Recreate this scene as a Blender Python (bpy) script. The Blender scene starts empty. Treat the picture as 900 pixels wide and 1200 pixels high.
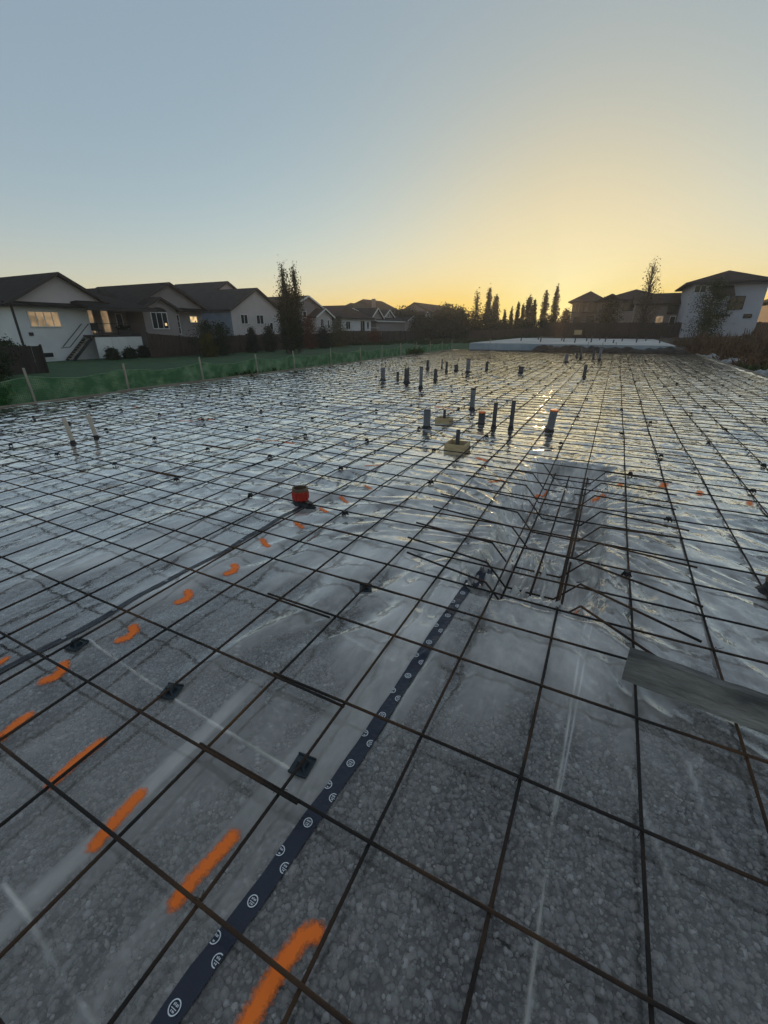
import bpy, math, random
import numpy as np
from mathutils import Vector
R = math.radians
random.seed(7)
rng = np.random.default_rng(11)
scene = bpy.context.scene
C = scene.collection

# ------------------------------------------------------------------ camera
cam_d = bpy.data.cameras.new('camera')
cam = bpy.data.objects.new('camera', cam_d); C.objects.link(cam)
cam.location = (0, 0, 1.68)
cam.rotation_euler = (R(90 - 23.393), 0, R(26.923))
cam_d.sensor_fit = 'HORIZONTAL'; cam_d.sensor_width = 36; cam_d.lens = 19.88
cam_d.clip_start = 0.05; cam_d.clip_end = 3000
scene.camera = cam

# ------------------------------------------------------------------ light
SUN_EL, SUN_AZ = 2.3, -6.3             # degrees; azimuth clockwise from +Y
world = bpy.data.worlds.new('World'); scene.world = world; world.use_nodes = True
wn, wl = world.node_tree.nodes, world.node_tree.links
sky = wn.new('ShaderNodeTexSky'); sky.sky_type = 'NISHITA'; sky.sun_disc = False
sky.sun_elevation = R(SUN_EL); sky.sun_rotation = R(SUN_AZ)
sky.altitude = 600; sky.air_density = 1.0; sky.dust_density = 1.0; sky.ozone_density = 1.0
bg = wn['Background']; bg.inputs['Strength'].default_value = 0.15
# the sky's range is compressed the way the phone camera did it: c / (1 + c*m), then its colour balance
def vm(op, a, b):
    q = wn.new('ShaderNodeVectorMath'); q.operation = op
    for i, v in enumerate((a, b)):
        if isinstance(v, tuple): q.inputs[i].default_value = v
        else: wl.new(v, q.inputs[i])
    return q.outputs[0]
s15 = vm('MULTIPLY', sky.outputs['Color'], (.15, .15, .15))
def balance(src, rows, c0):
    comb = wn.new('ShaderNodeCombineXYZ')
    for i in range(3):
        acc = None
        for vec, row in zip(src, rows[i]):
            dp = wn.new('ShaderNodeVectorMath'); dp.operation = 'DOT_PRODUCT'; wl.new(vec, dp.inputs[0]); dp.inputs[1].default_value = row
            ad = wn.new('ShaderNodeMath'); wl.new(dp.outputs['Value'], ad.inputs[0])
            if acc is None: ad.inputs[1].default_value = c0[i]
            else: wl.new(acc, ad.inputs[1])
            acc = ad.outputs[0]
        wl.new(acc, comb.inputs[i])
    return comb.outputs[0]
one = (1., 1., 1.)
c2 = vm('DIVIDE', s15, vm('ADD', vm('MULTIPLY', s15, (.3, .3, 0.)), one)); c3 = vm('DIVIDE', s15, vm('ADD', s15, (1.2, 1.2, 1.2)))
wl.new(balance([c2, c3], (((-1.815, 2.071, 1.313), (3.947, -1.859, -4.264)), ((-2.198, 3.115, 2.019), (2.582, -1.667, -4.817)), ((-1.519, 2.287, 3.256), (-.18, .076, -5.534))), (.367, .391, .435)), bg.inputs['Color'])
sd = bpy.data.lights.new('sun', 'SUN'); sun = bpy.data.objects.new('sun', sd); C.objects.link(sun)
sd.energy = 0.32; sd.angle = R(0.5); sd.color = (1.0, 0.62, 0.32)
_d = Vector((math.sin(R(SUN_AZ)) * math.cos(R(SUN_EL)), math.cos(R(SUN_AZ)) * math.cos(R(SUN_EL)), math.sin(R(SUN_EL))))
sun.rotation_euler = _d.to_track_quat('Z', 'Y').to_euler()
sun.location = _d * 50
scene.view_settings.view_transform = 'Standard'; scene.view_settings.look = 'None'
scene.view_settings.exposure = 2.737; scene.view_settings.gamma = 1.0
scene.cycles.transparent_max_bounces = 12
scene.cycles.max_bounces = 8

# ------------------------------------------------------------------ materials
def M(name, col, rough=0.8, col2=None, scale=5.0, detail=4.0, spec=0.3, metal=0.0, bump=0.0, bscale=None, stretch=None, lo=0.35, hi=0.65):
    m = bpy.data.materials.new(name); m.use_nodes = True
    n, l = m.node_tree.nodes, m.node_tree.links
    p = n['Principled BSDF']
    p.inputs['Base Color'].default_value = (*col, 1); p.inputs['Roughness'].default_value = rough
    p.inputs['Metallic'].default_value = metal; p.inputs['Specular IOR Level'].default_value = spec
    tc = n.new('ShaderNodeTexCoord'); vec = tc.outputs['Object']
    if stretch:
        mp = n.new('ShaderNodeMapping'); mp.inputs['Scale'].default_value = stretch
        l.new(vec, mp.inputs['Vector']); vec = mp.outputs['Vector']
    if col2 is not None:
        nz = n.new('ShaderNodeTexNoise'); nz.inputs['Scale'].default_value = scale; nz.inputs['Detail'].default_value = detail
        l.new(vec, nz.inputs['Vector'])
        cr = n.new('ShaderNodeValToRGB')
        cr.color_ramp.elements[0].position = lo; cr.color_ramp.elements[1].position = hi
        cr.color_ramp.elements[0].color = (*col, 1); cr.color_ramp.elements[1].color = (*col2, 1)
        l.new(nz.outputs['Fac'], cr.inputs['Fac']); l.new(cr.outputs['Color'], p.inputs['Base Color'])
    if bump:
        nb = n.new('ShaderNodeTexNoise'); nb.inputs['Scale'].default_value = bscale or scale * 3; nb.inputs['Detail'].default_value = 5
        l.new(vec, nb.inputs['Vector'])
        b = n.new('ShaderNodeBump'); b.inputs['Strength'].default_value = bump; b.inputs['Distance'].default_value = 0.02
        l.new(nb.outputs['Fac'], b.inputs['Height']); l.new(b.outputs['Normal'], p.inputs['Normal'])
    return m

def siding(name, col, col2, pitch=0.15):
    m = M(name, col, 0.7, col2, 0.8)
    n, l = m.node_tree.nodes, m.node_tree.links
    tc = n.new('ShaderNodeTexCoord'); w = n.new('ShaderNodeTexWave'); w.bands_direction = 'Z'; w.wave_profile = 'SAW'
    w.inputs['Scale'].default_value = 0.314 / pitch; w.inputs['Distortion'].default_value = 0
    l.new(tc.outputs['Object'], w.inputs['Vector'])
    b = n.new('ShaderNodeBump'); b.inputs['Strength'].default_value = 0.6; b.inputs['Distance'].default_value = 0.02; b.invert = True
    l.new(w.outputs['Fac'], b.inputs['Height']); l.new(b.outputs['Normal'], n['Principled BSDF'].inputs['Normal'])
    return m

def shingle(name, col, col2):
    m = M(name, col, 0.95, col2, 1.5, spec=.08, bump=0.5, bscale=9, stretch=(1, 1, 2.2))
    return m

def emis(name, col, s):
    m = bpy.data.materials.new(name); m.use_nodes = True
    n, l = m.node_tree.nodes, m.node_tree.links
    p = n['Principled BSDF']; p.inputs['Base Color'].default_value = (*[c * .4 for c in col], 1)
    p.inputs['Roughness'].default_value = 0.12
    nz = n.new('ShaderNodeTexNoise'); nz.inputs['Scale'].default_value = 1.6; nz.inputs['Detail'].default_value = 2
    tc = n.new('ShaderNodeTexCoord'); l.new(tc.outputs['Object'], nz.inputs['Vector'])
    cr = n.new('ShaderNodeValToRGB'); cr.color_ramp.elements[0].position = .38; cr.color_ramp.elements[1].position = .6
    cr.color_ramp.elements[0].color = (*[c * .35 for c in col], 1); cr.color_ramp.elements[1].color = (*col, 1)
    l.new(nz.outputs['Fac'], cr.inputs['Fac']); l.new(cr.outputs['Color'], p.inputs['Emission Color'])
    p.inputs['Emission Strength'].default_value = s
    return m

def leafmat(name, c1, c2, trans=0.35):
    m = bpy.data.materials.new(name); m.use_nodes = True
    n, l = m.node_tree.nodes, m.node_tree.links
    out = n['Material Output']; n.remove(n['Principled BSDF'])
    tc = n.new('ShaderNodeTexCoord'); nz = n.new('ShaderNodeTexNoise'); nz.inputs['Scale'].default_value = 1.4; nz.inputs['Detail'].default_value = 5
    l.new(tc.outputs['Object'], nz.inputs['Vector'])
    cr = n.new('ShaderNodeValToRGB'); cr.color_ramp.elements[0].position = .38; cr.color_ramp.elements[1].position = .64
    cr.color_ramp.elements[0].color = (*c1, 1); cr.color_ramp.elements[1].color = (*c2, 1)
    l.new(nz.outputs['Fac'], cr.inputs['Fac'])
    d = n.new('ShaderNodeBsdfDiffuse'); t = n.new('ShaderNodeBsdfTranslucent'); mx = n.new('ShaderNodeMixShader'); mx.inputs[0].default_value = trans
    l.new(cr.outputs['Color'], d.inputs['Color']); l.new(cr.outputs['Color'], t.inputs['Color'])
    l.new(d.outputs[0], mx.inputs[1]); l.new(t.outputs[0], mx.inputs[2]); l.new(mx.outputs[0], out.inputs['Surface'])
    return m

def rebar_mat():
    m = M('rebar_steel', (0.018, 0.015, 0.0135), 0.75, (0.100, 0.050, 0.022), 1.8, 8, spec=0.25, metal=0.1, lo=.46, hi=.74)
    n, l = m.node_tree.nodes, m.node_tree.links
    tc = n.new('ShaderNodeTexCoord'); w = n.new('ShaderNodeTexWave'); w.bands_direction = 'DIAGONAL'
    w.inputs['Scale'].default_value = 26; w.inputs['Distortion'].default_value = 0
    l.new(tc.outputs['Object'], w.inputs['Vector'])
    b = n.new('ShaderNodeBump'); b.inputs['Strength'].default_value = 0.7; b.inputs['Distance'].default_value = 0.002
    l.new(w.outputs['Fac'], b.inputs['Height']); l.new(b.outputs['Normal'], n['Principled BSDF'].inputs['Normal'])
    return m

def film_mat():
    m = bpy.data.materials.new('polythene_film'); m.use_nodes = True
    n, l = m.node_tree.nodes, m.node_tree.links
    out = n['Material Output']; n.remove(n['Principled BSDF'])
    tc = n.new('ShaderNodeTexCoord')
    # fine crinkle relief
    def noise(scale, det, typ='FBM', stretch=(1, 1, 1), rot=0.0, rough=0.5):
        mp = n.new('ShaderNodeMapping'); mp.inputs['Scale'].default_value = stretch; mp.inputs['Rotation'].default_value = (0, 0, rot)
        l.new(tc.outputs['Object'], mp.inputs['Vector'])
        nz = n.new('ShaderNodeTexNoise'); nz.noise_type = typ
        nz.inputs['Scale'].default_value = scale; nz.inputs['Detail'].default_value = det; nz.inputs['Roughness'].default_value = rough
        l.new(mp.outputs['Vector'], nz.inputs['Vector']); return nz.outputs['Fac']
    a = noise(5.5, 4, stretch=(1, 0.5, 1), rot=0.5)
    b_ = noise(16.0, 3, stretch=(1, 0.6, 1), rot=-0.3)
    mx = n.new('ShaderNodeMath'); mx.operation = 'MULTIPLY_ADD'; mx.inputs[1].default_value = 0.25
    l.new(b_, mx.inputs[0]); l.new(a, mx.inputs[2])
    ruf = n.new('ShaderNodeAttribute'); ruf.attribute_name = 'ruffle'
    bs = n.new('ShaderNodeMath'); bs.operation = 'MULTIPLY'; bs.inputs[1].default_value = 1.0
    l.new(ruf.outputs['Fac'], bs.inputs[0])
    bump = n.new('ShaderNodeBump'); bump.inputs['Distance'].default_value = 0.05
    l.new(mx.outputs[0], bump.inputs['Height']); l.new(bs.outputs[0], bump.inputs['Strength'])
    # body: clear / milky
    milk = n.new('ShaderNodeAttribute'); milk.attribute_name = 'milk'
    patch = noise(1.9, 6, stretch=(1.0, 0.38, 1), rot=0.12, rough=.62)
    pr = n.new('ShaderNodeMapRange'); pr.inputs['From Min'].default_value = .35; pr.inputs['From Max'].default_value = .7
    pr.inputs['To Min'].default_value = 0.35; pr.inputs['To Max'].default_value = 1.75
    l.new(patch, pr.inputs['Value'])
    mm = n.new('ShaderNodeMath'); mm.operation = 'MULTIPLY'; mm.use_clamp = True
    l.new(milk.outputs['Fac'], mm.inputs[0]); l.new(pr.outputs[0], mm.inputs[1])
    tr = n.new('ShaderNodeBsdfTransparent'); tr.inputs['Color'].default_value = (0.94, 0.945, 0.95, 1)
    df = n.new('ShaderNodeBsdfDiffuse'); df.inputs['Color'].default_value = (0.86, 0.815, 0.75, 1)
    tl = n.new('ShaderNodeBsdfTranslucent'); tl.inputs['Color'].default_value = (0.72, 0.66, 0.58, 1)
    l.new(bump.outputs[0], df.inputs['Normal'])
    dm = n.new('ShaderNodeMixShader'); dm.inputs[0].default_value = 0.35
    l.new(df.outputs[0], dm.inputs[1]); l.new(tl.outputs[0], dm.inputs[2])
    body = n.new('ShaderNodeMixShader')
    l.new(mm.outputs[0], body.inputs[0]); l.new(tr.outputs[0], body.inputs[1]); l.new(dm.outputs[0], body.inputs[2])
    gl = n.new('ShaderNodeBsdfGlossy'); gl.inputs['Color'].default_value = (1, 1, 1, 1); gl.inputs['Roughness'].default_value = 0.10
    l.new(bump.outputs[0], gl.inputs['Normal'])
    fr = n.new('ShaderNodeFresnel'); fr.inputs['IOR'].default_value = 1.5; l.new(bump.outputs[0], fr.inputs['Normal'])
    fm = n.new('ShaderNodeMath'); fm.operation = 'MULTIPLY_ADD'; fm.use_clamp = True; fm.inputs[1].default_value = 3.1; fm.inputs[2].default_value = -.085
    l.new(fr.outputs[0], fm.inputs[0])
    fin = n.new('ShaderNodeMixShader')
    l.new(fm.outputs[0], fin.inputs[0]); l.new(body.outputs[0], fin.inputs[1]); l.new(gl.outputs[0], fin.inputs[2])
    l.new(fin.outputs[0], out.inputs['Surface'])
    return m

def gravel_ground_mat():
    m = bpy.data.materials.new('gravel_bed'); m.use_nodes = True
    n, l = m.node_tree.nodes, m.node_tree.links
    p = n['Principled BSDF']; p.inputs['Roughness'].default_value = .9
    tc = n.new('ShaderNodeTexCoord'); v = n.new('ShaderNodeTexVoronoi'); v.inputs['Scale'].default_value = 46
    l.new(tc.outputs['Object'], v.inputs['Vector'])
    bw = n.new('ShaderNodeSeparateColor'); l.new(v.outputs['Color'], bw.inputs[0])
    cr = n.new('ShaderNodeValToRGB'); e = cr.color_ramp.elements
    e[0].color = (.12, .115, .11, 1); e[1].color = (.58, .545, .50, 1); k = e.new(.6); k.color = (.28, .265, .245, 1)
    l.new(bw.outputs[0], cr.inputs['Fac'])
    dk = n.new('ShaderNodeMapRange'); dk.inputs['From Min'].default_value = .25; dk.inputs['From Max'].default_value = .6
    dk.inputs['To Min'].default_value = 1; dk.inputs['To Max'].default_value = .3; l.new(v.outputs['Distance'], dk.inputs['Value'])
    mu = n.new('ShaderNodeMix'); mu.data_type = 'RGBA'; mu.blend_type = 'MULTIPLY'; mu.inputs[0].default_value = 1
    l.new(cr.outputs['Color'], mu.inputs[6]); l.new(dk.outputs[0], mu.inputs[7]); l.new(mu.outputs[2], p.inputs['Base Color'])
    b = n.new('ShaderNodeBump'); b.inputs['Strength'].default_value = 1; b.inputs['Distance'].default_value = .015; b.invert = True
    l.new(v.outputs['Distance'], b.inputs['Height']); l.new(b.outputs['Normal'], p.inputs['Normal'])
    return m

def stone_mat():
    m = bpy.data.materials.new('gravel_stone'); m.use_nodes = True
    n, l = m.node_tree.nodes, m.node_tree.links
    p = n['Principled BSDF']; p.inputs['Roughness'].default_value = .8
    at = n.new('ShaderNodeAttribute'); at.attribute_name = 'tone'
    cr = n.new('ShaderNodeValToRGB'); e = cr.color_ramp.elements
    e[0].color = (.15, .143, .135, 1); e[1].color = (.90, .85, .78, 1)
    for pos, c in ((.3, (.26, .25, .235)), (.45, (.38, .36, .335)), (.6, (.47, .385, .30)), (.70, (.40, .385, .37)), (.82, (.70, .66, .60))):
        k = e.new(pos); k.color = (*c, 1)
    l.new(at.outputs['Fac'], cr.inputs['Fac'])
    tc = n.new('ShaderNodeTexCoord'); nz = n.new('ShaderNodeTexNoise'); nz.inputs['Scale'].default_value = 120
    l.new(tc.outputs['Object'], nz.inputs['Vector'])
    mu = n.new('ShaderNodeMix'); mu.data_type = 'RGBA'; mu.blend_type = 'OVERLAY'; mu.inputs[0].default_value = .6
    l.new(cr.outputs['Color'], mu.inputs[6]); l.new(nz.outputs['Color'], mu.inputs[7])
    hs = n.new('ShaderNodeHueSaturation'); hs.inputs['Saturation'].default_value = .5; l.new(mu.outputs[2], hs.inputs['Color'])
    l.new(hs.outputs[0], p.inputs['Base Color'])
    return m

def paint_mat():
    m = bpy.data.materials.new('orange_spray_paint'); m.use_nodes = True
    n, l = m.node_tree.nodes, m.node_tree.links
    out = n['Material Output']; p = n['Principled BSDF']
    p.inputs['Base Color'].default_value = (1.0, .19, .006, 1); p.inputs['Roughness'].default_value = .6
    at = n.new('ShaderNodeAttribute'); at.attribute_name = 'edge'
    tc = n.new('ShaderNodeTexCoord'); nz = n.new('ShaderNodeTexNoise'); nz.inputs['Scale'].default_value = 60; nz.inputs['Detail'].default_value = 9; nz.inputs['Roughness'].default_value = .7
    l.new(tc.outputs['Object'], nz.inputs['Vector'])
    ad = n.new('ShaderNodeMath'); ad.operation = 'MULTIPLY_ADD'; ad.inputs[1].default_value = 1.25; l.new(nz.outputs['Fac'], ad.inputs[0]); l.new(at.outputs['Fac'], ad.inputs[2])
    mr = n.new('ShaderNodeMapRange'); mr.inputs['From Min'].default_value = .95; mr.inputs['From Max'].default_value = 1.50
    mr.inputs['To Min'].default_value = .96; mr.inputs['To Max'].default_value = 0; l.new(ad.outputs[0], mr.inputs['Value'])
    t = n.new('ShaderNodeBsdfTransparent'); mx = n.new('ShaderNodeMixShader')
    l.new(mr.outputs[0], mx.inputs[0]); l.new(t.outputs[0], mx.inputs[1]); l.new(p.outputs[0], mx.inputs[2]); l.new(mx.outputs[0], out.inputs['Surface'])
    return m

def netting_mat():
    m = bpy.data.materials.new('green_netting'); m.use_nodes = True
    n, l = m.node_tree.nodes, m.node_tree.links
    out = n['Material Output']; n.remove(n['Principled BSDF'])
    tc = n.new('ShaderNodeTexCoord'); nz = n.new('ShaderNodeTexNoise'); nz.inputs['Scale'].default_value = 2.6; nz.inputs['Detail'].default_value = 7
    l.new(tc.outputs['Object'], nz.inputs['Vector'])
    cr = n.new('ShaderNodeValToRGB'); cr.color_ramp.elements[0].position = .42; cr.color_ramp.elements[1].position = .74
    cr.color_ramp.elements[0].color = (.045, .15, .05, 1); cr.color_ramp.elements[1].color = (.30, .46, .26, 1)
    l.new(nz.outputs['Fac'], cr.inputs['Fac'])
    d = n.new('ShaderNodeBsdfDiffuse'); t = n.new('ShaderNodeBsdfTranslucent'); mx = n.new('ShaderNodeMixShader'); mx.inputs[0].default_value = .45
    l.new(cr.outputs[0], d.inputs[0]); l.new(cr.outputs[0], t.inputs[0]); l.new(d.outputs[0], mx.inputs[1]); l.new(t.outputs[0], mx.inputs[2])
    # open weave: square holes about 4 cm apart
    sp = n.new('ShaderNodeSeparateXYZ'); l.new(tc.outputs['Object'], sp.inputs[0])
    def cell(o):
        a = n.new('ShaderNodeMath'); a.operation = 'MULTIPLY'; a.inputs[1].default_value = 26; l.new(o, a.inputs[0])
        f = n.new('ShaderNodeMath'); f.operation = 'FRACT'; l.new(a.outputs[0], f.inputs[0])
        g = n.new('ShaderNodeMath'); g.operation = 'GREATER_THAN'; g.inputs[1].default_value = .36; l.new(f.outputs[0], g.inputs[0]); return g.outputs[0]
    h = n.new('ShaderNodeMath'); h.operation = 'MULTIPLY'; l.new(cell(sp.outputs['Y']), h.inputs[0]); l.new(cell(sp.outputs['Z']), h.inputs[1])
    tr = n.new('ShaderNodeBsdfTransparent'); fin = n.new('ShaderNodeMixShader')
    l.new(h.outputs[0], fin.inputs[0]); l.new(mx.outputs[0], fin.inputs[1]); l.new(tr.outputs[0], fin.inputs[2]); l.new(fin.outputs[0], out.inputs['Surface'])
    return m

MAT = dict(
    cord=M('pale_green_cord', (.10, .19, .10), .8, (.17, .27, .16), 8), film=film_mat(), gravel=gravel_ground_mat(), stone=stone_mat(), paint=paint_mat(), rebar=rebar_mat(), net=netting_mat(),
    dirt=M('dirt', (.055, .044, .034), .95, (.12, .095, .07), .35, 8, bump=.8, bscale=3),
    mound=M('dark_soil', (.022, .020, .019), .95, (.06, .052, .045), 2.5, 8, bump=1, bscale=6),
    grass=M('lawn_grass', (.018, .055, .02), .95, (.04, .09, .034), 1.2, 8, bump=.8, bscale=30),
    tape=M('dark_tape', (.006, .010, .024), .3, (.011, .016, .034), 12, spec=.5, bump=.35, bscale=45),
    tape2=M('black_tape', (.010, .012, .018), .35, (.02, .024, .034), 12, spec=.5, bump=.35, bscale=45),
    white_print=M('white_print', (.70, .72, .74), .5), navy_print=M('navy_print', (.012, .018, .045), .5),
    plank=M('weathered_plank', (.085, .085, .08), .9, (.26, .25, .225), 3.2, 9, bump=1.0, bscale=16, stretch=(.9, 3, 3), lo=.38, hi=.68),
    form=M('form_lumber', (.22, .18, .14), .85, (.33, .28, .22), 2.5, 6, bump=.4, bscale=10, stretch=(3, .4, 3)),
    stake=M('stake_wood', (.26, .235, .19), .85, (.40, .36, .28), 6, stretch=(4, 4, .6)),
    box=M('box_lumber', (.40, .29, .15), .8, (.52, .40, .23), 7, stretch=(1, 1, 3)),
    pvc=M('grey_pvc', (.10, .105, .115), .5, (.16, .165, .175), 5, spec=.5), pvcd=M('dark_pipe', (.055, .055, .06), .5, (.09, .085, .085), 6),
    beige=M('beige_pipe', (.42, .36, .29), .6, (.50, .43, .35), 9), wrap=M('black_wrap', (.012, .012, .014), .5, (.03, .03, .034), 20, bump=.6, bscale=50),
    red=M('red_plastic', (.33, .022, .012), .5, (.42, .035, .02), 14), bronze=M('rusty_collar', (.10, .060, .035), .6, (.16, .10, .06), 16),
    orange=M('orange_cap', (.75, .15, .03), .5), plate=M('support_plate', (.020, .030, .036), .5, (.035, .048, .055), 25),
    black=M('black_plastic', (.014, .014, .016), .5),
    conc=M('fresh_concrete', (.36, .35, .33), .75, (.52, .51, .48), .5, 7), insul=M('pale_blue_board', (.24, .29, .33), .7, (.36, .41, .45), .8, 7),
    wrapw=M('white_poly', (.17, .17, .17), .5, (.40, .40, .40), 3, spec=.3),
    roof1=shingle('shingle_dark', (.013, .012, .012), (.026, .024, .024)), roof2=shingle('shingle_slate', (.022, .024, .027), (.038, .041, .044)),
    roof3=shingle('shingle_brown', (.045, .033, .028), (.075, .055, .045)),
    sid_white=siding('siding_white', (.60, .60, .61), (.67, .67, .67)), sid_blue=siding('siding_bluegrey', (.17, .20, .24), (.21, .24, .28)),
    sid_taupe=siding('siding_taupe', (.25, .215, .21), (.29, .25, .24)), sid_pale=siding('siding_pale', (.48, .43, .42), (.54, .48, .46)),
    sid_tan=siding('siding_tan', (.24, .185, .15), (.29, .225, .185)), sid_lav=siding('siding_lilac', (.38, .38, .42), (.43, .43, .47)),
    trim=M('white_trim', (.66, .65, .62), .6), dtrim=M('dark_trim', (.03, .026, .025), .6), skirt=M('white_panel', (.62, .62, .60), .6, (.68, .68, .66), 2),
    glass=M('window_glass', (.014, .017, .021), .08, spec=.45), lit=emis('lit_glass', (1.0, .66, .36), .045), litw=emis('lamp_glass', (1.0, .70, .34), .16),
    fence=M('fence_wood', (.052, .034, .026), .9, (.085, .055, .042), 3, stretch=(2, 2, .4)), fence2=M('fence_dark', (.030, .023, .019), .9, (.055, .042, .034), 3, stretch=(2, 2, .4)),
    bark=M('bark', (.06, .05, .042), .9, (.12, .10, .085), 8), metal=M('dark_metal', (.03, .03, .033), .5, metal=.4),
    tread=M('stair_tread', (.26, .20, .15), .8, (.33, .26, .20), 5),
    leaf_dark=leafmat('leaf_dark', (.018, .030, .016), (.045, .062, .028)), leaf_mid=leafmat('leaf_mid', (.030, .045, .018), (.080, .090, .030)),
    leaf_yel=leafmat('leaf_yellowing', (.07, .065, .018), (.16, .13, .035)), leaf_red=leafmat('leaf_russet', (.09, .028, .014), (.18, .060, .025)),
    leaf_brown=leafmat('leaf_brown', (.085, .062, .040), (.17, .12, .07)), conifer=leafmat('conifer', (.012, .022, .016), (.028, .042, .026), .15),
    weed=leafmat('dry_weed', (.085, .050, .030), (.20, .125, .075)), weedg=leafmat('green_weed', (.03, .05, .02), (.07, .09, .035)),
)

# ------------------------------------------------------------------ builders
def tag(o, label=None, cat=None, group=None, kind=None):
    if label: o['label'] = label
    if cat: o['category'] = cat
    if group: o['group'] = group
    if kind: o['kind'] = kind
    return o

def thing(name, label, cat, loc, group=None):
    o = bpy.data.objects.new(name, None); C.objects.link(o); o.location = loc
    o.empty_display_size = .2
    return tag(o, label, cat, group)

def root_loc(o):
    while o.parent: o = o.parent
    return Vector(o.location)

class MB:
    def __init__(s): s.v = []; s.f = []
    def add(s, vs, fs):
        k = len(s.v); s.v += [tuple(p) for p in vs]; s.f += [tuple(i + k for i in f) for f in fs]; return s
    def box(s, x0, x1, y0, y1, z0, z1):
        return s.add([(x0, y0, z0), (x1, y0, z0), (x1, y1, z0), (x0, y1, z0), (x0, y0, z1), (x1, y0, z1), (x1, y1, z1), (x0, y1, z1)],
                     [(3, 2, 1, 0), (4, 5, 6, 7), (0, 1, 5, 4), (1, 2, 6, 5), (2, 3, 7, 6), (3, 0, 4, 7)])
    def beam(s, a, b, w, h, up=(0, 0, 1)):
        a, b = Vector(a), Vector(b); d = (b - a).normalized(); u = Vector(up)
        sd_ = d.cross(u).normalized() * w / 2; up_ = sd_.cross(d).normalized() * h / 2
        vs = [p + q for p in (a, b) for q in (-sd_ - up_, sd_ - up_, sd_ + up_, -sd_ + up_)]
        return s.add(vs, [(0, 1, 2, 3), (7, 6, 5, 4), (0, 4, 5, 1), (1, 5, 6, 2), (2, 6, 7, 3), (3, 7, 4, 0)])
    def tube(s, pts, r, seg=8, cap=True):
        pts = [Vector(p) for p in pts]; n = len(pts); rs = r if isinstance(r, (list, tuple)) else [r] * n
        vs = []; ref = None
        for i, p in enumerate(pts):
            d = (pts[min(i + 1, n - 1)] - pts[max(i - 1, 0)]).normalized()
            if ref is None: ref = Vector((0, 0, 1)) if abs(d.z) < .9 else Vector((1, 0, 0))
            a = d.cross(ref).normalized(); b = a.cross(d).normalized(); ref = b
            for k in range(seg):
                t = 2 * math.pi * k / seg; vs.append(p + a * math.cos(t) * rs[i] + b * math.sin(t) * rs[i])
        fs = [(i * seg + k, i * seg + (k + 1) % seg, (i + 1) * seg + (k + 1) % seg, (i + 1) * seg + k) for i in range(n - 1) for k in range(seg)]
        if cap: fs += [tuple(range(seg - 1, -1, -1)), tuple(range((n - 1) * seg, n * seg))]
        return s.add(vs, fs)
    def lathe(s, c, prof, seg=20):
        vs = []; m = len(prof)
        for r, z in prof:
            for k in range(seg):
                t = 2 * math.pi * k / seg; vs.append((c[0] + r * math.cos(t), c[1] + r * math.sin(t), c[2] + z))
        fs = [(i * seg + k, i * seg + (k + 1) % seg, (i + 1) * seg + (k + 1) % seg, (i + 1) * seg + k) for i in range(m - 1) for k in range(seg)]
        return s.add(vs, fs)
    def slab(s, poly, t):
        """polygon (list of 3D points, counter-clockwise from above) thickened downwards by t"""
        n = len(poly); vs = [tuple(p) for p in poly] + [(p[0], p[1], p[2] - t) for p in poly]
        fs = [tuple(range(n)), tuple(range(2 * n - 1, n - 1, -1))] + [(i, i + n, (i + 1) % n + n, (i + 1) % n) for i in range(n)]
        return s.add(vs, fs)
    def build(s, name, mat, parent=None, origin=None, smooth=False):
        off = root_loc(parent) if parent else Vector(origin or (0, 0, 0))
        me = bpy.data.meshes.new(name)
        me.from_pydata([(p[0] - off.x, p[1] - off.y, p[2] - off.z) for p in s.v], [], s.f)
        me.materials.append(mat)
        if smooth: me.shade_smooth()
        o = bpy.data.objects.new(name, me); C.objects.link(o)
        if parent: o.parent = parent
        else: o.location = off
        return o

# ------------------------------------------------------------------ noise (numpy)
_perm = rng.permutation(512); _ang = rng.random(512) * 2 * np.pi; _gx, _gy = np.cos(_ang), np.sin(_ang)
def perlin(x, y):
    xi = np.floor(x).astype(int); yi = np.floor(y).astype(int); xf = x - xi; yf = y - yi
    u = xf ** 3 * (xf * (xf * 6 - 15) + 10); v = yf ** 3 * (yf * (yf * 6 - 15) + 10)
    def g(a, b, dx, dy):
        h = _perm[(_perm[(xi + a) & 511] + yi + b) & 511]; return _gx[h] * dx + _gy[h] * dy
    n00 = g(0, 0, xf, yf); n10 = g(1, 0, xf - 1, yf); n01 = g(0, 1, xf, yf - 1); n11 = g(1, 1, xf - 1, yf - 1)
    a = n00 + u * (n10 - n00); b = n01 + u * (n11 - n01); return (a + v * (b - a)) * 1.5
def fbm(x, y, o=3):
    t = 0; a = 1; k = 1
    for i in range(o): t = t + a * perlin(x * k + 13.7 * i, y * k - 7.1 * i); a *= .5; k *= 2.03
    return t
def sst(a, b, x):
    t = np.clip((x - a) / (b - a), 0, 1); return t * t * (3 - 2 * t)
def ridge(x, y, p=4): return np.exp(-(np.abs(perlin(x, y)) * (1.0 + .62 * p)) ** 1.4)      # rounded fold along the zero lines of the noise

def facet(x, y): return 1 - np.minimum(np.abs(perlin(x, y)) * 1.5, 1)      # straight-sided folds with a sharp crest

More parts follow.
